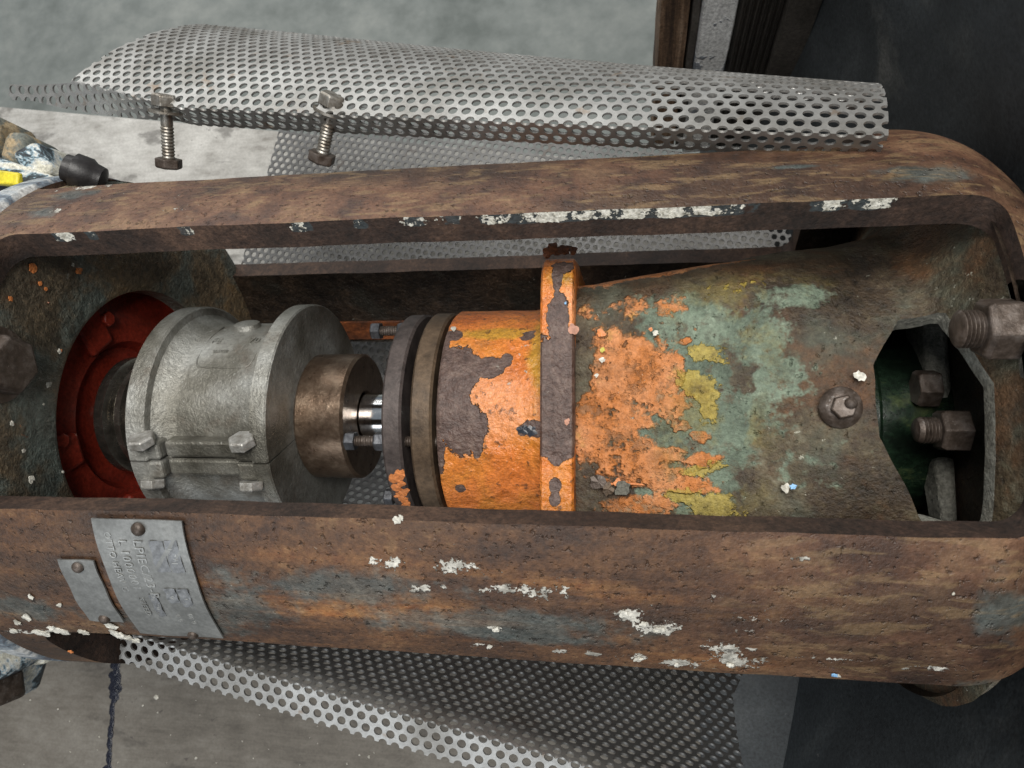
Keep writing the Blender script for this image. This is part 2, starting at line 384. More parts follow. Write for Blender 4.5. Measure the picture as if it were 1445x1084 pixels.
MATS['zinc'] = mat_metal('zinc_bolt', [(0.3, (0.26, 0.24, 0.21)), (0.5, (0.45, 0.44, 0.41)), (0.7, (0.60, 0.59, 0.57))], 0.42, 0.5, 90, 0.6)
MATS['rustorange'] = mat_streak('rusty_orange_paint', [(0.34, (0.030, 0.016, 0.010)), (0.5, (0.16, 0.050, 0.018)), (0.68, (0.34, 0.105, 0.030))], 26, (0.6, 1, 1), 0.6, seed=9)
MATS['plate'] = mat_metal('dull_name_plate', [(0.3, (0.15, 0.152, 0.145)), (0.55, (0.215, 0.218, 0.21)), (0.75, (0.29, 0.293, 0.28))], 0.40, 0.45, 20, 0.12)
MATS['stamp'] = mat_plain('stamped_letters', (0.33, 0.335, 0.325), 0.38, 0.5)
MATS['platedark'] = mat_plain('dull_plate_panel', (0.185, 0.192, 0.20), 0.45, 0.3)
MATS['chip'] = mat_streak('white_paint_chip', [(0.3, (0.36, 0.34, 0.28)), (0.6, (0.66, 0.64, 0.57))], 30, (1, 1, 1), 0.6)
MATS['ochip'] = mat_plain('orange_paint_chip', (0.58, 0.20, 0.06), 0.5)
MATS['pchip'] = mat_plain('salmon_paint_chip', (0.50, 0.25, 0.17), 0.6)
MATS['ychip'] = mat_plain('yellow_paint_chip', (0.55, 0.50, 0.08), 0.5)
MATS['bchip'] = mat_plain('blue_paint_chip', (0.22, 0.42, 0.66), 0.5)
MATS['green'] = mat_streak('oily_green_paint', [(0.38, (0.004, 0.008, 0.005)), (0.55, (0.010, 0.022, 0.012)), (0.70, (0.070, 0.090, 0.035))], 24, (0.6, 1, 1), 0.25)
MATS['wood'] = mat_streak('weathered_brown_timber', [(0.36, (0.045, 0.027, 0.017)), (0.5, (0.15, 0.090, 0.052)), (0.62, (0.30, 0.205, 0.135))], 60, (1, 0.06, 0.06), 0.75, seed=1)
MATS['whitebar'] = mat_streak('flaking_white_bar', [(0.3, (0.62, 0.62, 0.60)), (0.6, (0.78, 0.78, 0.76))], 20, (1, 0.3, 0.3), 0.6, (0.24, 0.26, 0.285), 11, 0.57, 3)
MATS['rubber'] = mat_streak('ribbed_black_rubber', [(0.3, (0.014, 0.012, 0.010)), (0.7, (0.050, 0.043, 0.036))], 30, (1, 0.15, 0.15), 0.5, seed=5)
MATS['darkbar'] = mat_streak('soiled_brown_bar', [(0.3, (0.035, 0.030, 0.025)), (0.55, (0.075, 0.066, 0.056)), (0.75, (0.14, 0.128, 0.112))], 14, (1, 0.6, 0.6), 0.65, seed=8)
MATS['black'] = mat_plain('black_plastic', (0.018, 0.016, 0.016), 0.42)
MATS['motor'] = mat_streak('streaked_motor_paint', [(0.32, (0.10, 0.045, 0.035)), (0.46, (0.16, 0.20, 0.24)), (0.56, (0.55, 0.56, 0.55)), (0.72, (0.66, 0.65, 0.62))], 9, (0.35, 1.6, 1.6), 0.5, seed=4)
MATS['yellow'] = mat_plain('yellow_enamel', (0.62, 0.52, 0.03), 0.45)
MATS['ochrelump'] = mat_streak('ochre_and_slate_paint', [(0.36, (0.065, 0.080, 0.078)), (0.5, (0.16, 0.165, 0.14)), (0.56, (0.36, 0.27, 0.16)), (0.75, (0.52, 0.44, 0.30))], 13, (1, 1, 1), 0.6, seed=2)
MATS['bluewhite'] = mat_streak('cracked_cream_paint', [(0.38, (0.030, 0.032, 0.038)), (0.455, (0.065, 0.085, 0.095)), (0.47, (0.20, 0.31, 0.38)), (0.51, (0.55, 0.56, 0.54)), (0.58, (0.62, 0.60, 0.50)), (0.7, (0.66, 0.65, 0.58))], 22, (0.7, 1.5, 1.5), 0.5, seed=6)
MATS['tar'] = mat_plain('blue_black_tar', (0.028, 0.034, 0.045), 0.3)
MATS['grease'] = mat_plain('wet_black_grease', (0.010, 0.011, 0.020), 0.12, 0.0, 0.3, 60, 0.8)

# ------------------------------------------------------------------ object helpers
def thing(name, label, cat, base, group=None):
    o = bpy.data.objects.new(name, None); COL.objects.link(o)
    o.empty_display_size = 0.02
    o.location = W(base)
    o['label'] = label; o['category'] = cat
    if group: o['group'] = group
    return o
def origin(p):
    v = Vector((0, 0, 0))
    while p is not None:
        v = v + Vector(p.location); p = p.parent
    return np.array(v)
def mesh(name, verts, faces, mat, parent=None, smooth=True, attrs=None, solid=None, bevel=None, rim=None, origin_rel=None, autos=None, nv=None, inner=None):
    verts = np.asarray(verts, float)
    w = W(verts)
    off = origin(parent)
    me = bpy.data.meshes.new(name)
    o = bpy.data.objects.new(name, me); COL.objects.link(o)
    if parent is not None: o.parent = parent
    elif origin_rel is not None:
        o.location = W(origin_rel); off = np.array(o.location)
    midx = None
    if solid:
        verts, faces, midx, rep, thk = thicken(verts, faces, solid, nv)
        w = W(verts)
        attrs = {k: np.asarray(v)[rep] for k, v in (attrs or {}).items()}
        if rim: attrs['thk'] = thk
    me.from_pydata((w - off).tolist(), [], faces)
    a = me.attributes.new('rc', 'FLOAT_VECTOR', 'POINT'); a.data.foreach_set('vector', verts.astype(np.float32).ravel())
    for k, v in (attrs or {}).items():
        b = me.attributes.new(k, 'FLOAT', 'POINT'); b.data.foreach_set('value', np.asarray(v, np.float32).ravel())
    me.materials.append(MATS[mat])
    if rim:
        me.materials.append(MATS[rim]); me.materials.append(MATS[inner or mat]); me.polygons.foreach_set('material_index', midx)
    me.update()
    if solid is None:
        bm = bmesh.new(); bm.from_mesh(me); bmesh.ops.recalc_face_normals(bm, faces=bm.faces)
        bm.to_mesh(me); bm.free()
    me.polygons.foreach_set('use_smooth', [smooth] * len(me.polygons))
    if smooth and autos is not None:
        me.set_sharp_from_angle(angle=rad(autos))
    if bevel:
        md = o.modifiers.new('bevel', 'BEVEL'); md.width = bevel * K; md.segments = 2; md.limit_method = 'ANGLE'; md.angle_limit = rad(35)
        md.harden_normals = False
    return o
def thicken(V, F, t, nv=None):
    """sheet -> closed solid: offset copy below (against the face normals) and a rim along open edges."""
    V = np.asarray(V, float); n = len(V)
    nr = np.zeros_like(V)
    tri = np.array([(f[0], f[1], f[2]) for f in F] + [(f[0], f[2], f[3]) for f in F if len(f) == 4])
    fn = np.cross(V[tri[:, 1]] - V[tri[:, 0]], V[tri[:, 2]] - V[tri[:, 0]])
    for k in range(3): np.add.at(nr, tri[:, k], fn)
    nr /= np.maximum(np.linalg.norm(nr, axis=1, keepdims=True), 1e-12)
    if nv is not None: nr = nv / np.linalg.norm(nv, axis=1, keepdims=True)
    ed = {}
    for f in F:
        for a, b in zip(f, f[1:] + f[:1]): ed[(a, b)] = 1
    rimf = [(b, a, a + n, b + n) for (a, b) in ed if (b, a) not in ed]
    F2 = list(F) + [tuple(k + n for k in reversed(f)) for f in F] + rimf
    mi = [0] * len(F) + [2] * len(F) + [1] * len(rimf)
    return np.concatenate([V, V - nr * t]), F2, mi, np.concatenate([np.arange(n)] * 2), np.repeat([0.0, 1.0], n)
def tag(o, label, cat, group=None):
    o['label'] = label; o['category'] = cat
    if group: o['group'] = group
    return o
def lathe_geo(prof, t0=0, t1=360, n=96, c=(0, 0, 0), axis=(1, 0, 0), up=(0, 0, 1)):
    """profile of (along, radius); angle measured from 'up' towards axis x up (s for the shaft)."""
    A = np.array(axis, float); A /= np.linalg.norm(A)
    U = np.array(up, float); U -= A * U.dot(A); U /= np.linalg.norm(U)
    V = -np.cross(A, U)                      # for the shaft: up = e, V = s
    full = abs(t1 - t0) >= 359.9
    ts = np.radians(np.linspace(t0, t1, n + 1)[: n if full else n + 1])
    P = []
    for a, r in prof:
        for t in ts:
            P.append(np.array(c) + A * a + r * (np.cos(t) * U + np.sin(t) * V))
    m_ = len(ts); F = []
    for i in range(len(prof) - 1):
        for j in range(m_ if full else m_ - 1):
            k = (j + 1) % m_
            F.append((i * m_ + j, i * m_ + k, (i + 1) * m_ + k, (i + 1) * m_ + j))
    return P, F
def lathe(name, prof, mat, parent=None, n=96, t0=0, t1=360, autos=35, **kw):
    g = {k: kw.pop(k) for k in ('c', 'axis', 'up') if k in kw}
    P, F = lathe_geo(prof, t0, t1, n, **g)
    if abs(t1 - t0) >= 359.9:
        if prof[0][1] > 1e-5: pass
    return mesh(name, P, F, mat, parent, autos=autos, **kw)
def frame(axis, up=(0, 0, 1)):
    A = np.array(axis, float); A /= np.linalg.norm(A)
    U = np.array(up, float); U = U - A * U.dot(A)
    if np.linalg.norm(U) < 1e-4: U = np.array([0, 1.0, 0]) - A * A[1]
    U /= np.linalg.norm(U); V = -np.cross(A, U)
    return A, U, V
def box_geo(c, hx, hy, hz, axis=(1, 0, 0), up=(0, 0, 1), jit=0.0):
    A, U, V = frame(axis, up); c = np.array(c, float); P = []
    for i in (-1, 1):
        for j in (-1, 1):
            for k in (-1, 1):
                P.append(c + A * hx * i + V * hy * j + U * hz * k + np.random.uniform(-jit, jit, 3))
    F = [(0, 1, 3, 2), (4, 6, 7, 5), (0, 4, 5, 1), (2, 3, 7, 6), (0, 2, 6, 4), (1, 5, 7, 3)]
    return P, F
def hexa(name, c, axis, h, r, mat, parent, rot=0.0, sides=6, chamf=0.12):
    """hexagonal head: axis points from seat to top; chamfered top."""
    A, U, V = frame(axis)
    c = np.array(c, float); P = []; F = []
    prof = [(0, r), (h * (1 - chamf * 1.4), r), (h, r * (1 - chamf)), (h, 0.0)]
    n = 6
    for a, rr in prof[:3]:
        for j in range(n):
            t = rot + 2 * math.pi * j / n
            P.append(c + A * a + rr * (math.cos(t) * U + math.sin(t) * V))
    for i in range(2):
        for j in range(n):
            F.append((i * n + j, i * n + (j + 1) % n, (i + 1) * n + (j + 1) % n, (i + 1) * n + j))
    F.append(tuple(range(2 * n, 3 * n))); F.append(tuple(range(n - 1, -1, -1)))
    return mesh(name, P, F, mat, parent, smooth=False, bevel=r * 0.055)
def thread_prof(a0, a1, r, pitch, cap=True):
    p = []
    if cap: p.append((a0, 0.0005)); p.append((a0, r * 0.82))
    a = a0 + 0.0008
    while a + pitch < a1:
        p += [(a, r * 0.84), (a + pitch * 0.45, r), (a + pitch * 0.6, r)]
        a += pitch
    p.append((a1, r * 0.84))
    return p
def stud(name, base, axis, L, r, mat, parent, pitch=0.0045):
    prof = [(0, r * 0.84)] + thread_prof(0.0, L, r, pitch, False) + [(L, r * 0.8), (L + r * 0.12, r * 0.62), (L + r * 0.12, 0.0003)]
    return lathe(name, prof, mat, parent, n=20, c=base, axis=axis, autos=50)
def field(P, blobs, lo=-1.0):
    """blobs: (centre, radius along x, radius across); 1 in the middle, 0 on the outline, falling outside."""
    P = np.asarray(P); f = np.full(len(P), lo)
    for c, rx, ry in blobs:
        d = P - np.asarray(c)
        q = np.sqrt((d[:, 0] / rx) ** 2 + (d[:, 1] ** 2 + d[:, 2] ** 2) / ry ** 2)
        f = np.maximum(f, 1 - q)
    return f
def pbl(lst, r):
    out = []
    for px, py, rx, ry in lst:
        c = pc(px, py, r); dp = (1 - c[2]) - 0.163 * c[0]
        out.append((c, rx * dp / 1000, ry * dp / 1000))
    return out
def rbox(x, y, cx, cy, hx, hy, r):
    qx = np.abs(x - cx) - hx + r; qy = np.abs(y - cy) - hy + r
    return np.hypot(np.maximum(qx, 0), np.maximum(qy, 0)) + np.minimum(np.maximum(qx, qy), 0) - r
def cut_grid(xs, ts, sdf, Rf, closed=False, R0=0.36):
    """grid over x (xs) and angle (ts, deg); drop where sdf<0, edge vertices snapped to the outline."""
    X, T = np.meshgrid(xs, ts, indexing='ij'); X = X.copy(); T = T.copy()
    hx = max(xs[1] - xs[0], math.radians(ts[1] - ts[0]) * R0)
    for it in range(3):
        f = sdf(X, T)
        eps = 1e-4
        gx = (sdf(X + eps, T) - f) / eps
        gt = (sdf(X, T + np.degrees(eps / R0)) - f) / eps
        g2 = np.maximum(gx ** 2 + gt ** 2, 0.2)
        near = np.abs(f) < 0.56 * hx if it == 0 else near
        X[near] -= (f * gx / g2)[near]; T[near] -= np.degrees((f * gt / g2) / R0)[near]
    f = sdf(X, T); ok = f > -hx * 0.12
    nx, nt = X.shape
    faces = []
    jn = nt if closed else nt - 1
    idx = lambda i, j: i * nt + (j % nt)
    for i in range(nx - 1):
        for j in range(jn):
            j2 = (j + 1) % nt
            if ok[i, j] and ok[i + 1, j] and ok[i, j2] and ok[i + 1, j2]:
                faces.append((idx(i, j), idx(i + 1, j), idx(i + 1, j2), idx(i, j2)))
            else:
                q = [(i, j), (i + 1, j), (i + 1, j2), (i, j2)]
                q = [a for a in q if ok[a]]
                if len(q) == 3: faces.append(tuple(idx(*a) for a in q))
    V = Rf(X.ravel(), T.ravel())
    fx = X.ravel(); fy = np.radians(T.ravel()) * R0; period = 2 * math.pi * R0
    def good(fc):                       # drop cells that collapsed onto the outline
        xs_ = [fx[k] for k in fc]; ys_ = [fy[k] for k in fc]
        ys_ = [y - period * round((y - ys_[0]) / period) for y in ys_]
        a = 0.5 * sum(xs_[i] * ys_[(i + 1) % len(fc)] - xs_[(i + 1) % len(fc)] * ys_[i] for i in range(len(fc)))
        return a > 0.06 * hx * hx
    faces = [fc for fc in faces if good(fc)]
    used = np.zeros(len(V), bool)
    for fc in faces:
        for k in fc: used[k] = True
    mp = -np.ones(len(V), int); mp[used] = np.arange(used.sum())
    faces = [tuple(int(mp[k]) for k in fc) for fc in faces]
    return V[used], faces, X.ravel()[used], T.ravel()[used]
# ------------------------------------------------------------------ perforated sheet
def perforated(name, cells, P, mapf, mat, parent, thick=0.0028, hole=0.345, oil_shade=None, clip=None):
    """cells: list of (col, row, half) ; half: 0 whole, 1 upper half only, -1 lower half only."""
    H = P * 0.866
    key = {}; V = []; F = []
    def vid(a, b):
        k = (round(a / P * 400), round(b / P * 400))
        if k not in key: key[k] = len(V); V.append((a, b))
        return key[k]
    bx = [(.5, 0), (.5, .5), (0, .5), (-.5, .5), (-.5, 0), (-.5, -.5), (0, -.5), (.5, -.5)]
    ang = [0, 49, 90, 131, 180, 229, 270, 311]
    for c, r, half in cells:
        a0 = (c + 0.5 * (r % 2)) * P; b0 = r * H
        for k in range(8):
            if half == 1 and k >= 4: continue
            if half == -1 and k < 4: continue
            k2 = (k + 1) % 8
            A0 = ang[k]; A1 = ang[k2] if k2 else 360
            h = [vid(a0 + hole * P * math.cos(rad(t)), b0 + hole * P * math.sin(rad(t))) for t in (A0, (A0 + A1) / 2, A1)]
            o1 = vid(a0 + bx[k][0] * P, b0 + bx[k][1] * H); o2 = vid(a0 + bx[k2][0] * P, b0 + bx[k2][1] * H)
            for tri in ((o1, o2, h[1]), (o1, h[1], h[0]), (o2, h[2], h[1])):
                if clip is None: F.append(tri); continue
                poly = [V[k_] for k_ in tri]
                for fn in clip(r):
                    out = []
                    for q0, q1 in zip(poly, poly[1:] + poly[:1]):
                        f0, f1 = fn(*q0), fn(*q1)
                        if f0 >= 0: out.append(q0)
                        if (f0 >= 0) != (f1 >= 0):
                            w_ = f0 / (f0 - f1); out.append((q0[0] + (q1[0] - q0[0]) * w_, q0[1] + (q1[1] - q0[1]) * w_))
                    poly = out
                    if len(poly) < 3: break
                if len(poly) < 3: continue
                ids = [vid(*q) for q in poly]
                ids = [k_ for n_, k_ in enumerate(ids) if k_ != ids[n_ - 1]]
                for n_ in range(1, len(ids) - 1):
                    if len({ids[0], ids[n_], ids[n_ + 1]}) == 3: F.append((ids[0], ids[n_], ids[n_ + 1]))
    V = np.array(V)
    return mesh(name, mapf(V[:, 0], V[:, 1]), F, mat, parent, smooth=True, solid=thick, autos=40, attrs=None if oil_shade is None else {'shade_f': oil_shade(V[:, 1])})

# ================================================================== SETTING
def pz(px, py, z):                      # point on a level z (metres)
    d = ray(px, py); o = np.array([0, 0, 1.0]); wo = W(o); wd = W(o + d) - wo
    t = (z - wo[2]) / wd[2]; return wo + wd * t
def struct(name, P, F, mat, attrs=None, **kw):
    o = mesh(name, REL(np.array(P, float)), F, mat, None, smooth=False, attrs=attrs, **kw); o['kind'] = 'structure'; return o
def slab(x0, x1, y0, y1, z0, z1, ya=None, yb=None):
    # top corners may follow a skewed rear edge (ya at x0, yb at x1)
    ya = y1 if ya is None else ya; yb = y1 if yb is None else yb
    P = [(x0, y0, z0), (x1, y0, z0), (x1, yb, z0), (x0, ya, z0), (x0, y0, z1), (x1, y0, z1), (x1, yb, z1), (x0, ya, z1)]
    F = [(3, 2, 1, 0), (4, 5, 6, 7), (0, 1, 5, 4), (1, 2, 6, 5), (2, 3, 7, 6), (3, 0, 4, 7)]
    return P, F
struct('floor', [(-6, -6, -0.42), (6, -6, -0.42), (6, 6, -0.42), (-6, 6, -0.42)], [(0, 1, 2, 3)], 'floor')
e0 = pz(0, 151, 0.0); e1 = pz(250, 173, 0.0)
sl = (e1[1] - e0[1]) / (e1[0] - e0[0]); yr = lambda x: e0[1] + sl * (x - e0[0])
P, F = slab(-1.6, 0.9, -0.10, 0, -0.05, 0.0, yr(-1.6), yr(0.9))
struct('base_plate', P, F, 'base', attrs={'dark_f': [0.0] * 8})
P, F = slab(0.078, 0.9, -1.2, -0.11, -0.03, 0.016)
struct('side_plate', P, F, 'casing')
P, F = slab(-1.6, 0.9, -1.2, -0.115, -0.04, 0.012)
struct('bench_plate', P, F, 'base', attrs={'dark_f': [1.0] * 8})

# ------------------------------------------------------------------ pump casing (dark cone shaped cover on the right)
casing = thing('pump_casing', 'large black scuffed pump casing filling the right side behind the rusty frame', 'pump casing', (0.5, 0, -0.3))
def cone(X, T): return cyl(X, 1.0, T)
rs = np.linspace(0.27, 1.25, 50); ts = np.linspace(0, 360, 121)[:-1]
V = []; F = []
for i, r in enumerate(rs):
    for t in ts:
        k = (r - 0.27) / 0.59
        x = 0.435 - 0.205 * min(k, 1.15) + 0.012 * mnoise.noise(Vector((r * 4, math.cos(rad(t)) * 3, math.sin(rad(t)) * 3)))
        V.append(cyl(x, r, t))
nt = len(ts)
for i in range(len(rs) - 1):
    for j in range(nt):
        tm = ts[j] % 360
        rmid = rs[i]
        if rmid * math.cos(rad(tm)) > 0.33: continue      # cut away above, open to the viewer
        F.append((i * nt + j, i * nt + (j + 1) % nt, (i + 1) * nt + (j + 1) % nt, (i + 1) * nt + j))
mesh('cover', V, F, 'casing', casing, solid=-0.02, autos=50)

lathe('shading_disc', [(0.46, 0.05), (0.46, 0.86), (0.48, 0.90), (0.95, 0.90), (0.98, 0.86), (0.98, 0.05)], 'casing', casing, n=96, autos=40)  # unseen disc added beyond the right edge to darken that side
# standing bars behind
def post(name, x0, x1, y, dep, mat, label, cat, ribs=0, z1=0.40):
    yy = (y) * K; z0 = 0.0
    if ribs:
        P = []; F = []
        xs = np.linspace(x0, x1, ribs * 4 + 1) * K
        for k, x in enumerate(xs):
            d = 0.004 * (1 if (k % 4) in (1, 2) else 0)
            for z in (z0, z1): P += [(x, yy - d, z), (x, yy + dep * K, z)]
        for k in range(len(xs) - 1):
            a = k * 4; b = a + 4
            F += [(a, b, b + 2, a + 2), (a + 1, a + 3, b + 3, b + 1), (a + 2, b + 2, b + 3, a + 3), (a, a + 1, b + 1, b)]
        F += [(0, 2, 3, 1), (4 * (len(xs) - 1), 4 * (len(xs) - 1) + 1, 4 * (len(xs) - 1) + 3, 4 * (len(xs) - 1) + 2)]
        P = np.array(P)
    else:
        nz = 14; P = []; F = []
        prof = [(0, 0.15), (0.06, 0.0), (0.94, 0.0), (1, 0.15), (1, 1), (0, 1)]
        for i in range(nz):
            z = z0 + (z1 - z0) * i / (nz - 1)
            for u, v in prof:
                jx = 0.0012 * mnoise.noise(Vector((x0 * 50, z * 40, u * 9)))
                P.append((K * (x0 + (x1 - x0) * u) + jx, yy + dep * K * v + jx, z))
        m_ = len(prof)
        for i in range(nz - 1):
            for j in range(m_):
                F.append((i * m_ + j, i * m_ + (j + 1) % m_, (i + 1) * m_ + (j + 1) % m_, (i + 1) * m_ + j))
        F += [tuple(range(m_)), tuple(range((nz - 1) * m_, nz * m_))]
        P = np.array(P)
    o = mesh(name, REL(P), F, mat, None, autos=40, origin_rel=REL(np.array([(x0 + x1) / 2 * K, yy, z0])))
    return tag(o, label, cat)
YB = 0.675
post('timber_post', 0.048, 0.100, YB, 0.09, 'wood', 'brown grained timber post at the top, left of the white flaking bar', 'post')
post('edge_strip', 0.1015, 0.114, YB - 0.004, 0.05, 'darkbar', 'narrow dark strip between timber post and white bar', 'strip')
post('painted_bar', 0.1155, 0.172, YB - 0.012, 0.05, 'whitebar', 'upright grey bar with flaking white paint behind the guard', 'bar')
post('rubber_strip', 0.175, 0.243, YB - 0.002, 0.03, 'rubber', 'upright black ribbed rubber strip right of the white bar', 'strip', ribs=6)
post('steel_bar', 0.246, 0.300, YB - 0.014, 0.05, 'darkbar', 'upright dark brown soiled bar against the black casing', 'bar')

# ================================================================== LANTERN FRAME
lantern = thing('lantern_frame', 'big rusty cylindrical cast iron frame with long window openings and peeling paint', 'machine frame', (-0.2, 0, -0.36))
RO = 0.36
def rprof(X):
    d = np.clip(X - 0.30, 0, 0.119)
    r = np.where(X > 0.30, RO - (0.12 - np.sqrt(0.0144 - d * d)), RO)
    dl = np.clip(-0.752 - X, 0, 0.012)
    return r - dl * 0.6
def wob(X, T):
    return 0.0010 * np.sin(X * 7 + 1.0) + 0.0004 * np.sin(X * 31) + 0.0003 * np.sin(X * 83)
WIN = [(-0.722, 0.340, -16.0, 35.2, 0.024), (-0.757, 0.262, 53.5, 128.0, 0.02), (-0.690, 0.395, -121.0, -44.6, 0.03), (-0.70, 0.26, 154.0, 215.0, 0.05)]
def shell_sdf(X, T):
    f = np.full(X.shape, 9.0)
    for x0, x1, t0, t1, r in WIN:
        tc = (t0 + t1) / 2
        for sh in (-360, 0, 360):
            y = np.radians(T + sh - tc) * RO
            f = np.minimum(f, rbox(X + 0.0, y + wob(X, T), (x0 + x1) / 2, 0, (x1 - x0) / 2, np.radians(t1 - t0) / 2 * RO, r))
    return f
def shell_pos(X, T):
    n = np.array([mnoise.noise(Vector((x * 9, math.cos(rad(t)) * 5, math.sin(rad(t)) * 5))) for x, t in zip(X, T)])
    r = rprof(X) + 0.0016 * n
    t = np.radians(T)
    return np.stack([X, r * np.sin(t), r * np.cos(t)], -1)
xs = np.arange(-0.764, 0.4181, 0.0048); ts = np.linspace(-180, 180, 471)[:-1]
V, F, gx, gt = cut_grid(xs, ts, shell_sdf, shell_pos, closed=True)
top = (gt > 15) & (gt < 70)
sm_f = np.where(top, 1.0, 0.0) * 1.0
sm_f = np.maximum(sm_f, np.clip((gx - 0.02) / 0.15, 0, 1) * 0.8)
ochre = np.clip(1.2 - np.abs(gx + 0.25) / 0.45, 0, 1) * (gt < 0) * np.clip((-gt - 20) / 8, 0, 1)
blue = field(V, pbl([(30, 860, 120, 30), (470, 830, 190, 44), (680, 880, 240, 36), (330, 860, 110, 44), (250, 880, 120, 30), (100, 275, 55, 20), (65, 300, 30, 20), (750, 900, 130, 18), (1420, 860, 60, 70), (1390, 970, 60, 20), (1320, 245, 70, 25), (1120, 235, 60, 8), (1270, 240, 40, 15)], 0.36))
white = field(V, pbl([(890, 870, 36, 22), (925, 884, 44, 22), (895, 928, 36, 14), (960, 936, 60, 14), (1035, 932, 66, 18), (705, 888, 22, 6), (790, 918, 40, 7), (680, 910, 40, 6), (840, 922, 26, 7), (1015, 915, 60, 14), (25, 890, 30, 10), (70, 890, 40, 10), (120, 265, 45, 12), (80, 298, 18, 10), (1130, 790, 30, 8), (545, 795, 40, 12), (640, 800, 40, 16), (740, 835, 90, 16), (600, 830, 40, 10), (1250, 285, 40, 10), (1180, 930, 40, 6), (1330, 945, 60, 8)], 0.36))
speck = field(V, pbl([(640, 810, 260, 50), (800, 860, 320, 60), (300, 800, 120, 60), (60, 880, 140, 40), (400, 290, 260, 20), (150, 280, 120, 24)], 0.36)) + 0.35
edge = field(V, pbl([(590, 304, 22, 30), (515, 304, 16, 30), (640, 300, 22, 30), (700, 300, 30, 30), (800, 298, 80, 30), (880, 297, 50, 30), (1010, 290, 60, 30), (1160, 285, 30, 30), (1225, 284, 35, 30), (100, 325, 20, 30), (140, 322, 12, 30), (270, 318, 12, 30), (430, 310, 20, 30), (950, 294, 40, 30), (750, 300, 60, 30)], 0.352)) + 0.05
shell = mesh('shell', V, F, 'shell', lantern, solid=0.034, rim='edge', inner='inside_shade', autos=38, nv=V * np.array([0, 1, 1]),
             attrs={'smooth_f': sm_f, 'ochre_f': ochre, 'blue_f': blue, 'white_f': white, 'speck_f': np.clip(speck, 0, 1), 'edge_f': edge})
# end walls
lathe('end_wall', [(-0.727, 0.350), (-0.722, 0.335), (-0.727, 0.318), (-0.727, 0.200), (-0.731, 0.192), (-0.755, 0.190), (-0.762, 0.198), (-0.762, 0.346), (-0.750, 0.351), (-0.7272, 0.351)], 'wall', lantern, n=140, autos=40)
lathe('end_wall', [(0.418, 0.10), (0.372, 0.10), (0.366, 0.12), (0.366, 0.30), (0.356, 0.322), (0.335, 0.335)], 'inside_shade', lantern, n=120, autos=60)
lathe('end_ring', [(0.346, 0.27), (0.349, 0.30), (0.3495, 0.338), (0.360, 0.338)], 'endwall', lantern, n=120, autos=60)
# hex bolt on the left wall near the frame edge
hb = px_(-8, 515, -0.727)
hexa('bolt', hb, (1, 0, 0), 0.030, 0.036, 'rustbolt', lantern, 0.2)
lathe('washer', [(0.0, 0.045), (0.006, 0.045), (0.006, 0.02)], 'rustbolt', lantern, n=32, c=hb - np.array([0.001, 0, 0]), axis=(1, 0, 0))

# studs with nuts on the right wall
def nut_stud(x0, s, e, r, nh, L, mat, wash=True, rot=0.3):
    b = np.array([x0, s, e]); ax_ = (-1, 0, 0)
    if wash: lathe('washer', [(0.0005, r * 1.6), (0.006, r * 1.6), (0.007, r * 1.5), (0.007, r * 0.5)], 'greycast', lantern, n=36, c=b, axis=ax_)
    n = hexa('nut', b + np.array([-0.0072, 0, 0]), ax_, nh, r, mat, lantern, rot)
    st = stud('stud', b + np.array([-nh - 0.004, 0, 0]), ax_, L, r * 0.60, 'rustbolt', n, 0.0034)
    return n
nut_stud(0.347, 0.081, 0.306, 0.029, 0.030, 0.022, 'rustbolt')
nut_stud(0.358, -0.012, 0.180, 0.024, 0.028, 0.024, 'rustbolt', False, 0.0)
hx_ = px_(1322, 548, 0.345)
hexa('bolt', hx_, (-1, 0, 0), 0.024, 0.022, 'rustbolt', lantern, 0.25)
# curved grey rib on the end wall and a gland web behind the opening
def arc_box(name, x0, x1, r0, r1, t0, t1, mat, parent, n=24, jit=0.002):
    P = []; F = []
    for i in range(n + 1):
        t = t0 + (t1 - t0) * i / n
        q = mnoise.noise(Vector((t * 0.13, r0 * 40, x0 * 30))) * jit
        for x, r in ((x0, r0 + q), (x1, r0 + q), (x1, r1 + q), (x0, r1 - q)):
            P.append(cyl(x, r, t))
    for i in range(n):
        for j in range(4):
            F.append((i * 4 + j, i * 4 + (j + 1) % 4, i * 4 + 4 + (j + 1) % 4, i * 4 + 4 + j))
    F += [(0, 1, 2, 3), (n * 4 + 3, n * 4 + 2, n * 4 + 1, n * 4)]
    return mesh(name, P, F, mat, parent, autos=40, bevel=0.003)
P, F = box_geo((0.352, 0.045, 0.085), 0.012, 0.075, 0.030, (1, 0.05, 0), (0, 0, 1), 0.004)
mesh('wall_web', P, F, 'greycast', lantern, bevel=0.008, autos=50)
P, F = box_geo((0.354, -0.085, 0.105), 0.010, 0.040, 0.022, (1, 0, 0), (0, 0.2, 1), 0.004)
mesh('wall_web', P, F, 'greycast', lantern, bevel=0.007, autos=50)
arc_box('paint_remnant', -0.56, -0.40, 0.322, 0.327, 146.5, 153.2, 'rustorange', lantern, n=20, jit=0.001)
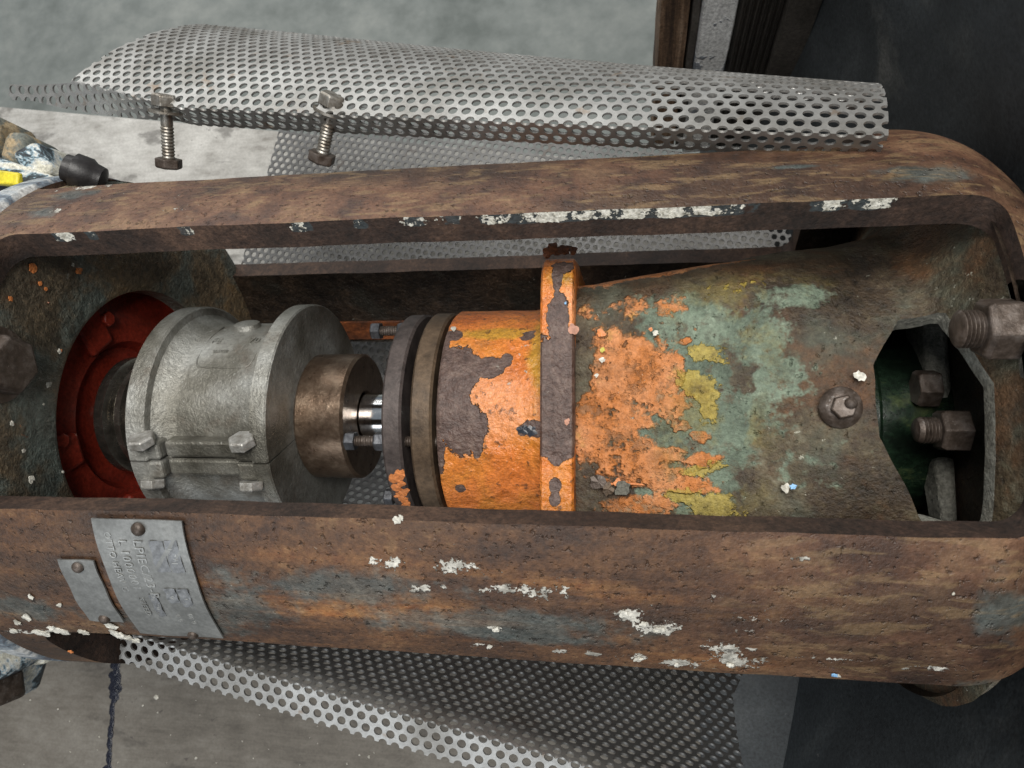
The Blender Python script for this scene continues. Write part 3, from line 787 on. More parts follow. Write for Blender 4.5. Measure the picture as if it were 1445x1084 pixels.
# ------------------------------------------------------------------ plates riveted on the near rail
def curved_plate(name, x0, x1, t0, t1, r, mat, parent, skew=0.0, th=0.0018):
    nx, nt_ = 6, 24; P = []; F = []
    for i in range(nx + 1):
        for j in range(nt_ + 1):
            t = t0 + (t1 - t0) * j / nt_
            P.append(cyl(x0 + (x1 - x0) * i / nx + skew * j / nt_, r + 0.0006 * math.sin(i * 1.1 + j * 0.5), t))
    for i in range(nx):
        for j in range(nt_):
            a = i * (nt_ + 1) + j; F.append((a, a + nt_ + 1, a + nt_ + 2, a + 1))
    # t0 > t1 : normals outward
    return mesh(name, P, [tuple(reversed(f)) for f in F], mat, parent, solid=th, autos=40)
plate = curved_plate('name_plate', -0.545, -0.443, -17.0, -42.6, 0.3642, 'plate', lantern)
def rivet(x, t, parent, r=0.0075, R=0.3642):
    c = cyl(x, R, t); a = cyl(0, 1.0, t)
    prof = [(0, r), (r * 0.35, r * 0.92), (r * 0.62, r * 0.62), (r * 0.72, r * 0.3), (r * 0.75, 0.0002)]
    return lathe('rivet', prof, 'rustbolt', parent, n=16, c=c, axis=a, up=(1, 0.01, 0), autos=60)
rivet(-0.493, -18.6, plate); rivet(-0.478, -42.0, plate, 0.006)
def panel(x0, x1, t0, t1, parent):
    return curved_plate('print_panel', x0, x1, t0, t1, 0.3650, 'platedark', parent, th=0.0004)
panel(-0.484, -0.468, -20.6, -26.5, plate); panel(-0.4665, -0.452, -20.4, -26.5, plate)
panel(-0.484, -0.471, -30.0, -33.2, plate); panel(-0.469, -0.456, -30.0, -34.0, plate)
panel(-0.505, -0.496, -31.5, -36.8, plate)
def lettering(txt, x, t, size, parent):
    cu = bpy.data.curves.new('lettering', 'FONT'); cu.body = txt; cu.size = size; cu.extrude = 0.0; cu.resolution_u = 2
    cu.space_character = 1.12
    tmp = bpy.data.objects.new('tmp', cu); COL.objects.link(tmp)
    dg = bpy.context.evaluated_depsgraph_get(); dg.update()
    me = bpy.data.meshes.new_from_object(tmp.evaluated_get(dg))
    bpy.data.objects.remove(tmp); bpy.data.curves.remove(cu)
    V = np.array([v.co[:] for v in me.vertices]); F = [tuple(p.vertices) for p in me.polygons]
    if len(V) == 0: return
    R = 0.3651
    P = np.array([cyl(x + v[1], R, t - math.degrees(v[0] / R)) for v in V])
    if len(F): 
        f = F[0]; nn = np.cross(P[f[1]] - P[f[0]], P[f[2]] - P[f[0]])
        if nn[2] < 0: F = [tuple(reversed(f)) for f in F]
    bpy.data.meshes.remove(me)
    return mesh('lettering', P, F, 'stamp', parent, smooth=False, solid=0.0008)
lettering('OTTO HEAV G', -0.5330, -19.2, 0.0105, plate)
lettering('L 1000001', -0.5190, -20.6, 0.0135, plate)
lettering('LPIEC/23-B', -0.5020, -20.6, 0.0145, plate)
lettering('10/1', -0.4640, -21.6, 0.0115, plate)
lettering('IV', -0.4820, -31.0, 0.0105, plate)
lettering('LT', -0.4670, -32.0, 0.0105, plate)
lettering('SPEED', -0.5190, -32.4, 0.0095, plate)
lettering('1 50 3', -0.5040, -32.4, 0.0090, plate)
lettering('0 0', -0.4840, -36.2, 0.0085, plate)
lettering('00 0', -0.4690, -35.8, 0.0085, plate)
sp_ = curved_plate('blank_plate', -0.563, -0.520, -25.0, -39.5, 0.3640, 'plate', lantern)
sp_.location = (0, 0, 0)
# keep the blank plate clear of the name plate: shift it along the shaft
for v in sp_.data.vertices: v.co.x -= 0.036 * K
a_ = sp_.data.attributes['rc']
rivet(-0.577, -26.4, sp_, 0.0065); rivet(-0.577, -38.6, sp_, 0.0065)

# ------------------------------------------------------------------ paint flakes that still cling to things
def flake(c, nrm, size, mat, parent, asp=1.0, rot=None, lift=0.0012, name='paint_flake'):
    A, U, V_ = frame(nrm, (1, 0.02, 0.01)); n = 14
    rot = random.uniform(0, 6.28) if rot is None else rot
    P = [np.array(c) + A * (lift + 0.12 * size)]; 
    for k in range(n):
        t = 2 * math.pi * k / n; r = size * (0.85 + 0.45 * mnoise.noise(Vector((math.cos(t) * 1.6 + c[0] * 97, math.sin(t) * 1.6 + c[1] * 97, c[2] * 50))) + random.uniform(-0.12, 0.12))
        u, v = r * math.cos(t) * asp, r * math.sin(t)
        u, v = u * math.cos(rot) - v * math.sin(rot), u * math.sin(rot) + v * math.cos(rot)
        P.append(np.array(c) + U * u + V_ * v + A * (lift + random.uniform(-0.05, 0.14) * size))
    F = [(0, 1 + (k + 1) % n, 1 + k) for k in range(n)]
    fn = np.cross(np.array(P[F[0][1]]) - P[0], np.array(P[F[0][2]]) - P[0])
    if fn.dot(A) < 0: F = [tuple(reversed(f)) for f in F]
    return mesh(name, P, F, mat, parent, smooth=False, solid=0.0012)
def shell_flake(px, py, size, mat='chip', asp=1.3, rot=None, name='paint_flake'):
    c = pc(px, py, 0.361); nrm = np.array([0, c[1], c[2]]); dp = 1 - c[2] - 0.163 * c[0]
    return flake(c, nrm, size * dp / 1000, mat, lantern, asp, rot, name=name)
for px, py, sz in [(148, 876, 6), (158, 883, 8), (163, 893, 9), (172, 897, 8), (182, 900, 8), (192, 903, 6), (38, 870, 7), (25, 878, 5), (20, 890, 6), (55, 891, 8), (66, 894, 7), (78, 887, 9), (91, 891, 8), (118, 891, 7), (84, 853, 4), (44, 842, 4), (880, 866, 6), (908, 880, 5), (930, 888, 7), (560, 733, 6), (566, 730, 4), (1183, 953, 3), (900, 930, 5), (955, 938, 4), (1030, 938, 5), (700, 888, 5), (690, 912, 4), (1345, 837, 2)]:
    shell_flake(px, py, sz)
for px, py, sz, mt in [(1178, 952, 4, 'bchip'), (100, 919, 4, 'ochip')]:
    shell_flake(px, py, sz, mt)
for k in range(14):                                  # crumbs on the left wall
    q = px_(random.uniform(5, 130), random.uniform(370, 690), -0.727)
    rr = math.hypot(q[1], q[2])
    if 0.2 < rr < 0.32: flake(q, (1, 0, 0), random.uniform(0.0012, 0.004), random.choice(['ochip', 'chip', 'chip', 'pchip']), lantern)
for px, py, sz in [(45, 378, 8), (110, 382, 7), (55, 352, 4), (56, 400, 4), (64, 408, 3), (14, 422, 4)]:
    q = px_(px, py, -0.7265); flake(q, (1, 0, 0), sz * 0.0009, 'ochip', lantern)
for px, py, sz in [(68, 543, 5), (44, 676, 6), (88, 666, 2), (61, 571, 2)]:
    q = px_(px, py, -0.7265); flake(q, (1, 0, 0), sz * 0.0009, 'chip', lantern)
for px in (305, 362, 372, 377, 390):                 # scale hanging under the top rail
    c = pc(px, 330, 0.335); flake(c + np.array([0, -0.006, -0.01]), (0.2, -0.5, 0.6), random.uniform(0.006, 0.010), 'rustbolt', lantern, 0.6, name='rust_scale')

# ================================================================== MOTOR (left edge)
motor = thing('motor_end', 'paint streaked motor end bolted to the left of the rusty frame, red inside', 'motor', (-0.9, 0, -0.36))
lathe('flange', [(-0.766, 0.20), (-0.766, 0.356), (-0.770, 0.361), (-0.800, 0.361), (-0.806, 0.352), (-0.806, 0.30)], 'motor', motor, n=120, autos=40)
lathe('body', [(-0.806, 0.335), (-0.82, 0.340), (-1.20, 0.340), (-1.20, 0.01)], 'motor', motor, n=96, autos=40)
lathe('end_shield', [(-0.768, 0.215), (-0.776, 0.205), (-0.776, 0.165), (-0.770, 0.155), (-0.770, 0.115), (-0.785, 0.105), (-0.785, 0.01)], 'red', motor, n=96, autos=35)
for a in (52, -22, 128, -95):
    c = cyl(-0.772, 0.152, a)
    P, F = box_geo(c, 0.014, 0.024, 0.030, (1, 0, 0), (0, math.sin(rad(a)), math.cos(rad(a))))
    mesh('boss', P, F, 'red', motor, smooth=False, bevel=0.006)
    hexa('bolt', cyl(-0.758, 0.160, a + 9), (1, 0, 0), 0.008, 0.011, 'red', motor, 0.4)
def lump(name, c, hx, hy, hz, mat, parent, bev, rotz=0.0, axis=(1, 0, 0), up=(0, 0, 1)):
    P, F = box_geo(c, hx, hy, hz, (math.cos(rotz), math.sin(rotz), 0), up, 0.003)
    return mesh(name, P, F, mat, parent, smooth=True, bevel=bev, autos=60)
lump('lug', pe(4, 203, 0.02), 0.028, 0.035, 0.05, 'ochrelump', motor, 0.020)
lump('lug', pe(48, 222, 0.03), 0.020, 0.030, 0.045, 'ochrelump', motor, 0.016, -0.25)
lump('clamp', pe(74, 240, 0.08), 0.022, 0.026, 0.04, 'bluewhite', motor, 0.010, 0.5)
lathe('cable_gland', [(0, 0.001), (0, 0.018), (0.010, 0.019), (0.012, 0.024), (0.030, 0.024), (0.036, 0.020), (0.048, 0.018), (0.052, 0.001)], 'black', motor, n=28, c=pe(92, 236, 0.17), axis=(1, -0.35, -0.5), autos=35)
# streaked conduit plate with a yellow patch
lump('bracket', pe(10, 255, 0.12), 0.075, 0.028, 0.012, 'bluewhite', motor, 0.006, -0.35)
lump('yellow_tag', pe(4, 251, 0.155), 0.030, 0.010, 0.004, 'yellow', motor, 0.003, -0.12)
lump('foot_lug', pe(4, 930, 0.10), 0.022, 0.026, 0.04, 'bluewhite', motor, 0.010, 0.5)
lump('foot_lug', pe(30, 945, 0.04), 0.018, 0.036, 0.03, 'bluewhite', motor, 0.008, -0.4)
lump('foot_lug', pe(60, 922, 0.04), 0.020, 0.014, 0.02, 'bluewhite', motor, 0.006, 0.1)
lump('foot_bolt', pe(2, 972, 0.10), 0.014, 0.022, 0.03, 'rustbolt', motor, 0.008, 0.2)

# ================================================================== COUPLING
coup = thing('shaft_coupling', 'grey cast aluminium clamp coupling split in two bolted halves on the shaft', 'coupling', (-0.55, 0, -0.165))
SPL = -22.0
prof = [(-0.654, 0.085), (-0.654, 0.1635), (-0.652, 0.1655), (-0.629, 0.1655), (-0.6265, 0.163), (-0.625, 0.153), (-0.620, 0.148), (-0.606, 0.1425), (-0.602, 0.1395), (-0.596, 0.1385), (-0.486, 0.139), (-0.4825, 0.141), (-0.4800, 0.145), (-0.4785, 0.163), (-0.4770, 0.1655), (-0.4575, 0.1655), (-0.4555, 0.1635), (-0.4555, 0.085)]
def half(t0, t1):
    n = 72; P, F = lathe_geo(prof, t0, t1, n)
    P = np.array(P)
    m_ = n + 1; np_ = len(prof)
    # close the split faces
    F.append(tuple(i * m_ for i in range(np_))); F.append(tuple(i * m_ + n for i in reversed(range(np_))))
    return mesh('half_shell', P, F, 'alum', coup, autos=30)
h1 = half(SPL + 0.5, SPL + 179.5); h2 = half(SPL + 180.5, SPL + 359.5)
for (sp, sg) in ((SPL, 1), (SPL + 180, -1)):
    n_ = np.array([0, math.sin(rad(sp)), math.cos(rad(sp))]); t_ = np.array([0, math.cos(rad(sp)), -math.sin(rad(sp))])
    for side, hs in ((1, h1), (-1, h2)):
        d = sg * side
        P, F = box_geo(np.array([-0.542, 0, 0]) + n_ * 0.1335 + t_ * d * 0.0130, 0.064, 0.0118, 0.021, (1, 0, 0), n_)
        mesh('ear', P, F, 'alum', hs, smooth=False, bevel=0.004)
        for bx_, sz in ((-0.630, 0.0135), (-0.482, 0.012)):
            P, F = box_geo(np.array([bx_, 0, 0]) + n_ * 0.138 + t_ * d * 0.0135, 0.021, 0.0125, 0.0255, (1, 0, 0), n_)
            mesh('ear', P, F, 'alum', hs, smooth=False, bevel=0.004)
    if sg == 1:
        for bx_ in (-0.626, -0.485):
            b = np.array([bx_, 0, 0]) + n_ * 0.166
            hexa('bolt', b + t_ * 0.0255, t_ + n_ * 0.25, 0.013, 0.0175, 'zinc', coup, 0.52)
            hexa('nut', b - t_ * 0.026 - n_ * 0.002, -t_ + n_ * 0.3, 0.012, 0.0165, 'zinc', coup, 0.52)
# raised rounded frame and boss cast on the upper half
def tube(name, pts, r, mat, parent, n=6):
    P = []; F = []; m_ = len(pts)
    for i, p in enumerate(pts):
        p = np.array(p); d = np.array(pts[min(i + 1, m_ - 1)]) - np.array(pts[max(i - 1, 0)])
        A, U, V_ = frame(d, (0, p[1], p[2]))
        for k in range(n):
            t = 2 * math.pi * k / n; P.append(p + r * (math.cos(t) * U + math.sin(t) * V_))
    for i in range(m_ - 1):
        for k in range(n): F.append((i * n + k, i * n + (k + 1) % n, i * n + n + (k + 1) % n, i * n + n + k))
    F += [tuple(range(n)), tuple(range((m_ - 1) * n, m_ * n))]
    return mesh(name, P, F, mat, parent)
pts = []
for x, t in [(-0.578, 66), (-0.580, 52), (-0.580, 34), (-0.578, 30), (-0.573, 28), (-0.56, 27.5), (-0.505, 27.5), (-0.500, 28.5), (-0.497, 31), (-0.496, 36), (-0.496, 60)]:
    pts.append(cyl(x - 0.004, 0.1392, t))
tube('cast_rim', pts, 0.0012, 'alum', h1)
lathe('cast_boss', [(0, 0.020), (0.007, 0.018), (0.0085, 0.014), (0.0085, 0.0003)], 'alum', h1, n=28, c=cyl(-0.545, 0.1375, 66), axis=cyl(0, 1, 66), up=(1, 0, 0.01), autos=35)
def coup_text(txt, x, t, size):
    cu = bpy.data.curves.new('lettering', 'FONT'); cu.body = txt; cu.size = size; cu.resolution_u = 2
    tmp = bpy.data.objects.new('tmp', cu); COL.objects.link(tmp)
    dg = bpy.context.evaluated_depsgraph_get(); dg.update()
    me = bpy.data.meshes.new_from_object(tmp.evaluated_get(dg))
    bpy.data.objects.remove(tmp); bpy.data.curves.remove(cu)
    V = np.array([v.co[:] for v in me.vertices]); F = [tuple(p.vertices) for p in me.polygons]; bpy.data.meshes.remove(me)
    R = 0.1405
    P = np.array([cyl(x + v[0], R, t + math.degrees(v[1] / R)) for v in V])
    f = F[0]; nn = np.cross(P[f[1]] - P[f[0]], P[f[2]] - P[f[0]])
    if nn.dot(cyl(0, 1, t)) < 0: F = [tuple(reversed(f)) for f in F]
    mesh('lettering', P, F, 'alum', h1, smooth=False, solid=0.0014)
coup_text('FE', -0.577, 46, 0.016); coup_text('70', -0.520, 46, 0.016); coup_text('000000', -0.565, 38, 0.0075)
# hub sleeve towards the motor
lathe('sleeve', [(-0.785, 0.060), (-0.768, 0.060), (-0.766, 0.086), (-0.762, 0.090), (-0.748, 0.090), (-0.745, 0.086), (-0.743, 0.074), (-0.737, 0.073), (-0.735, 0.083), (-0.726, 0.083), (-0.724, 0.072), (-0.718, 0.071), (-0.715, 0.079), (-0.690, 0.079), (-0.684, 0.070), (-0.654, 0.068)], 'sleeve', coup, n=80, autos=30)

# ================================================================== SHAFT
shaft = thing('pump_shaft', 'bright polished steel shaft with brown worn steel hub beside the grey coupling', 'shaft', (-0.4, 0, -0.09))
lathe('hub', [(-0.4555, 0.03), (-0.4555, 0.088), (-0.452, 0.0915), (-0.388, 0.0915), (-0.384, 0.088), (-0.384, 0.038), (-0.388, 0.034)], 'hub', shaft, n=96, autos=30)
lathe('rod', [(-0.383, 0.034), (-0.20, 0.034), (-0.20, 0.001)], 'chrome', shaft, n=64, autos=30)

# ================================================================== SEAL HOUSING
seal = thing('seal_housing', 'orange and green peeling painted seal housing with square flange on the shaft', 'seal housing', (0.1, 0, -0.2))
def ring(name, x0, x1, r, mat):
    b = 0.003
    return lathe(name, [(x0, 0.034), (x0, r - b), (x0 + b, r), (x1 - b, r), (x1, r - b), (x1, 0.034)], mat, seal, n=110, autos=30)
r1 = ring('gland_ring', -0.309, -0.283, 0.147, 'ring1'); r2 = ring('gland_ring', -0.271, -0.243, 0.1485, 'ring2')
r1['label'] = 'dark purple brown gland ring, the one nearer the coupling'; r2['label'] = 'brown rusted gland ring next to the orange barrel'
# remains of orange paint on the first ring
arc = [(pc(553, 675, 0.148), 6), (pc(556, 690, 0.148), 6), (pc(560, 705, 0.148), 6)]
for a in range(-60, -28, 3):
    q = cyl(-0.297 + random.uniform(-0.004, 0.006) + (a + 60) * 0.00012, 0.1465, a); flake(q, q * np.array([0, 1, 1]), random.uniform(0.006, 0.0085), 'ochip', r1, 1.0)
for a in (-15, 75, 165, 255):
    c = cyl(-0.309, 0.126, a)
    n = hexa('nut', c, (-1, 0, 0), 0.016, 0.0128, 'darkbolt', seal, 0.26)
    st = lathe('bolt_shank', thread_prof(0.0, 0.150, 0.0072, 0.0034, True), 'rustbolt', seal, n=18, c=c + np.array([-0.045, 0, 0]), axis=(1, 0, 0), autos=50)
    hexa('bolt_head', c + np.array([-0.042, 0, 0]), (-1, 0, 0), 0.014, 0.0128, 'darkbolt', seal, 0.15)
# barrel
xs = np.linspace(-0.236, -0.102, 48); ts = np.linspace(-180, 180, 181)[:-1]
V = []; F = []
for i, x in enumerate(xs):
    for t in ts:
        n_ = mnoise.noise(Vector((x * 26, math.cos(rad(t)) * 7, math.sin(rad(t)) * 7)))
        rr = 0.1505 + 0.0010 * n_ + (0.004 * np.clip((x + 0.128) / 0.02, 0, 1))
        if i == 0: rr -= 0.002
        V.append(cyl(x, rr, t))
nt = len(ts)
for i in range(len(xs) - 1):
    for j in range(nt): F.append((i * nt + j, i * nt + (j + 1) % nt, (i + 1) * nt + (j + 1) % nt, (i + 1) * nt + j))
c0 = len(V); V.append(np.array([-0.236, 0, 0])); F += [(c0, (j + 1) % nt, j) for j in range(nt)]
V = np.array(V)
bare = field(V, pbl([(636, 520, 40, 36), (632, 560, 36, 60), (650, 600, 34, 40), (640, 472, 15, 12), (690, 518, 22, 16), (715, 508, 10, 12), (672, 610, 10, 34), (748, 470, 9, 5), (752, 606, 26, 13), (775, 660, 10, 50), (615, 560, 14, 120), (650, 690, 8, 8), (745, 476, 12, 7)], 0.151))
pink_sheen = field(V, pbl([(690, 575, 70, 45)], 0.151)); yel = field(V, pbl([(765, 500, 22, 90), (700, 470, 70, 14)], 0.151))  # pinkish sheen in the barrel's middle is painted into the colour
mesh('barrel', V, F, 'orange', seal, autos=50, attrs={'bare_f': bare, 'pink_f': pink_sheen, 'yellow_f': yel})
# square flange
def superloop(a, p, n=120):
    out = []
    for k in range(n):
        t = 2 * math.pi * k / n; c, s_ = math.cos(t), math.sin(t)
        r = a / (abs(c) ** p + abs(s_) ** p) ** (1 / p)
        out.append((r * s_, r * c))
    return out
def loft(sections, ncirc=120):
    V = []; F = []
    for x, a, p in sections:
        for s_, e_ in superloop(a, p, ncirc): V.append((x, s_, e_))
    for i in range(len(sections) - 1):
        for j in range(ncirc): F.append((i * ncirc + j, i * ncirc + (j + 1) % ncirc, (i + 1) * ncirc + (j + 1) % ncirc, (i + 1) * ncirc + j))
    return np.array(V), F
fa = 0.193
secs = [(-0.1015, 0.14, 9), (-0.1015, fa - 0.003, 9), (-0.099, fa, 9)] + [(-0.099 + 0.034 * k / 10, fa, 9) for k in range(1, 10)] + [(-0.065, fa, 9), (-0.0625, fa - 0.003, 9), (-0.0625, 0.14, 9)]
V, F = loft(secs, 240)
V[:, 1] += np.array([0.0012 * mnoise.noise(Vector((v[0] * 60, v[1] * 30, v[2] * 30))) for v in V])
V[:, 2] += np.array([0.0012 * mnoise.noise(Vector((v[0] * 60 + 9, v[1] * 30, v[2] * 30))) for v in V])
def pbe(lst, e):
    out = []
    for px, py, rx, ry in lst:
        c = pe(px, py, e); dp = (1 - c[2]) - 0.163 * c[0]; out.append((c, rx * dp / 1000, ry * dp / 1000))
    return out
bare = field(V, pbe([(788, 450, 16, 36), (800, 505, 60, 42), (800, 560, 70, 60), (800, 610, 60, 40), (785, 640, 14, 20), (783, 685, 9, 12), (783, 705, 8, 10), (798, 360, 30, 22), (786, 385, 8, 26)], fa))
pk = field(V, pbe([(808, 430, 18, 30)], fa)); yl = field(V, pbe([(790, 385, 26, 16)], fa))
mesh('flange', V, F, 'orange', seal, autos=40, attrs={'bare_f': bare, 'pink_f': pk, 'yellow_f': yl})
# ragged rust crust on the back edge of the flange
for k in range(9):
    c = np.array([-0.098 + 0.004 * k + random.uniform(-.001, .001), 0.196 + random.uniform(-0.002, 0.004), 0.165 + random.uniform(-0.012, 0.012)])
    flake(c, (0, 0.4, 0.9), random.uniform(0.004, 0.009), 'rustorange', seal, 1.0, name='rust_scale')
# neck : rounded square at the flange growing to a round flare at the end wall
nx = 125; nc = 430
xs = np.linspace(-0.0635, 0.346, nx)
def neck_pos(X, T):
    k = np.clip((X + 0.0635) / 0.36, 0, 1)
    a = 0.166 + 0.066 * k ** 1.15
    a = a + 0.105 * np.clip((X - 0.29) / 0.056, 0, 1) ** 2.5
    p = 6.5 - 4.3 * np.clip(k * 1.15, 0, 1)
    t = np.radians(T); c, s_ = np.cos(t), np.sin(t)
    r = a / (np.abs(c) ** p + np.abs(s_) ** p) ** (1 / p)
    n_ = np.array([mnoise.noise(Vector((x * 11, math.cos(u) * 4, math.sin(u) * 4))) for x, u in zip(X, t)])
    n2 = np.array([mnoise.noise(Vector((x * 36, math.cos(u) * 12, math.sin(u) * 12))) for x, u in zip(X, t)])
    r = r + 0.0028 * n_ + 0.0011 * n2
    return np.stack([X, r * s_, r * c], -1)
def neck_sdf(X, T):
    y = np.radians(T - 2.0) * 0.24
    jag = 0.0010 * np.sin(y * 41) + 0.0007 * np.sin(y * 103 + 1)
    f = rbox(X, y, 0.290, -0.010, 0.042, 0.112, 0.028)
    xl = 0.250 + 0.50 * np.clip(np.abs(y - 0.012) - 0.040, 0, 1)
    f = np.maximum(f, -(X + jag - xl) * 0.88)
    f = np.maximum(f, (X - (0.334 - 0.22 * np.clip(y - 0.01, 0, 1))) * 0.95)
    return f
V, F, gx, gt = cut_grid(xs, np.linspace(-180, 180, nc + 1)[:-1], neck_sdf, neck_pos, closed=True, R0=0.24)
R_ = 0.18
def pbn(lst): return pbe(lst, 0.185)
green = field(V, pbn([(950, 445, 62, 40), (985, 470, 45, 45), (950, 560, 40, 20), (1000, 520, 50, 34), (970, 600, 90, 48), (1010, 630, 60, 45), (990, 690, 60, 40), (930, 700, 70, 16), (900, 720, 40, 20), (1060, 480, 50, 50), (1050, 590, 80, 50), (1090, 540, 50, 40), (1150, 650, 60, 40), (1120, 420, 50, 20)]))
orange = np.maximum(field(V, pbe([(850, 398, 60, 22), (920, 392, 80, 22), (1000, 384, 60, 18)], 0.13)), field(V, pbn([(905, 540, 62, 62), (890, 500, 50, 40), (880, 590, 40, 50), (900, 640, 40, 30), (855, 560, 30, 60), (945, 640, 25, 12), (950, 520, 20, 22), (870, 400, 60, 16), (930, 396, 80, 14), (1000, 392, 50, 10), (900, 415, 40, 14), (945, 425, 26, 18), (905, 715, 50, 18), (960, 602, 16, 9), (915, 600, 22, 14), (860, 720, 30, 16), (920, 668, 60, 16), (990, 690, 60, 8), (1000, 650, 40, 10), (968, 482, 9, 6), (840, 600, 30, 60), (870, 470, 40, 30), (860, 430, 50, 26), (930, 560, 50, 40), (850, 655, 30, 30), (950, 680, 60, 14), (990, 615, 18, 10), (1030, 520, 10, 8)])))
yellow = field(V, pbn([(1003, 498, 26, 14), (1015, 510, 12, 14), (985, 545, 26, 20), (1000, 575, 14, 22), (1012, 655, 18, 12), (1008, 712, 34, 26), (1010, 405, 36, 14), (1045, 398, 40, 10), (1000, 735, 40, 10), (960, 700, 30, 10), (985, 665, 24, 8)]))
mesh('neck', V, F, 'neck', seal, solid=0.020, rim='greycast', inner='inside_shade', autos=45, nv=V * np.array([0, 1, 1]), attrs={'green_f': green, 'orange_f': orange, 'yellow_f': yellow, 'wash_f': field(V, pbn([(1020, 480, 90, 120), (1010, 640, 90, 130), (1070, 410, 110, 40)]))})
# parting line, grease nipple and torn scale on the neck
pts = [pe(x, 684 - 0.012 * (x - 840) + 1.0 * math.sin(x * 0.07), 0.1745 + 0.00003 * (x - 840)) for x in range(842, 1056, 6)]
tube('parting_line', pts, 0.0016, 'neckline' if 'neckline' in MATS else 'ochip', seal)
c = pe(1190, 575, 0.226)
lathe('grease_boss', [(0, 0.022), (0.004, 0.020), (0.008, 0.013), (0.009, 0.0002)], 'rustbolt', seal, n=24, c=c - np.array([0, 0, 0.008]), axis=(0, 0, 1), up=(1, 0, 0), autos=50)
nip = hexa('grease_nipple', c, (-0.15, 0.05, 1), 0.010, 0.013, 'rustbolt', seal, 0.5)
lathe('nipple_tip', [(0, 0.006), (0.005, 0.006), (0.008, 0.004), (0.010, 0.0002)], 'rustbolt', nip, n=14, c=c + np.array([0.004, 0.004, 0.008]), axis=(0.1, 0.1, 1), up=(1, 0, 0))
for px, py, sz, mt in [(845, 680, 11, 'rustbolt'), (858, 690, 9, 'ring2'), (878, 688, 11, 'greycast'), (872, 680, 6, 'ochip'), (850, 494, 4, 'ychip'), (848, 470, 6, 'ochip'), (925, 470, 4, 'chip'), (918, 465, 3, 'ochip'), (1213, 531, 7, 'chip'), (1108, 689, 6, 'chip'), (1119, 687, 4, 'bchip'), (850, 508, 4, 'chip'), (842, 530, 3, 'chip'), (640, 465, 5, 'chip')]:
    if px < 700: c = pc(px, py, 0.152); nr = np.array([0, c[1], c[2]])
    else: c = pe(px, py, 0.178 + max(0, px - 850) * 0.00013); nr = np.array([0, 0, 1.0])
    flake(c, nr, sz * 0.00085, mt, seal, 1.2)
for px, py, sz, mt in [(810, 465, 8, 'pchip'), (798, 428, 2, 'bchip'), (800, 595, 5, 'pchip')]:
    flake(pe(px, py, fa + 0.001), (0, 0, 1), sz * 0.0008, mt, seal, 1.2)
for q_ in ((738, 606, 8), (750, 607, 9), (762, 605, 7)):
    c = pc(q_[0], q_[1], 0.152); flake(c, c * np.array([0, 1, 1]), q_[2] * 0.00085, 'tar', seal, 1.5, 0.0, name='tar_smear')
# green sleeve and dark core behind the neck opening
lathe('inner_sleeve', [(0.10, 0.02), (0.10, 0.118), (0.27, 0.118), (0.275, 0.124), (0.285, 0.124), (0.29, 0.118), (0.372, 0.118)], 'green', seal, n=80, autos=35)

# ================================================================== PERFORATED GUARDS
PIT = 0.0166; HH = PIT * 0.866
upper = thing('perforated_guard', 'curved bright perforated steel guard lying across the top rail, bolts in its lip', 'guard', (-0.2, 0.4, 0.1))
CL = pe(66, 142, 0.165); CR = pe(1246, 191, 0.262)
Lg = np.linalg.norm(CR - CL); gd = (CR - CL) / Lg
Eh = np.array([0, 0, 1.0]); Eh = Eh - gd * Eh.dot(gd); Eh /= np.linalg.norm(Eh); Sh = -np.cross(gd, Eh)
if Sh[1] < 0: Sh = -Sh
def bc(a):                                   # the crease climbs into the sheet near the left end
    return 0.042 * np.clip((0.20 - np.asarray(a) / Lg) / 0.2, 0, 1.3)
def guard_map(a, b):
    u = np.clip(a / Lg, -0.12, 1.03)
    rho = 0.42 + (0.20 - 0.42) * np.clip(u, 0, 1)
    a0 = np.radians(20 + 4 * u)
    B = bc(a)
    al = a0 + np.maximum(b, B) / rho
    s = rho * (np.sin(al) - np.sin(a0)); e = rho * (np.cos(al) - np.cos(a0))
    q = np.maximum(B - b, 0)                 # lip: turned down at the crease, opening out at the left end
    k = np.clip((0.17 - u) / 0.2, 0, 1)
    ang = np.radians(78 - 60 * k)
    s = s - q * np.cos(ang); e = e - q * np.sin(ang)
    return CL[None, :] + a[:, None] * gd + s[:, None] * Sh + (e - 0.006 * np.sin(u * 3.1))[:, None] * Eh
lip = 0.040
def gclip(r):
    b = r * HH
    return [lambda a, b_: b_ - (float(bc(a)) - lip),
            (lambda a, b_: a - (0.015 + max(0, b_ - 0.03) * 0.30)) if b > 0.042 else (lambda a, b_: a - (-0.098 - (0.055 - b_) * 0.3 if b_ < float(bc(a)) + 0.004 else -0.100 + 0.115 * min(1, (b_ - float(bc(a))) / 0.012))),
            lambda a, b_: 0.262 - b_, lambda a, b_: Lg + 0.005 - a]
cells = [(c, r, 0) for r in range(-5, 20) for c in range(-10, int(Lg / PIT) + 3)]
perforated('sheet', cells, PIT, guard_map, 'guard', upper, clip=gclip)
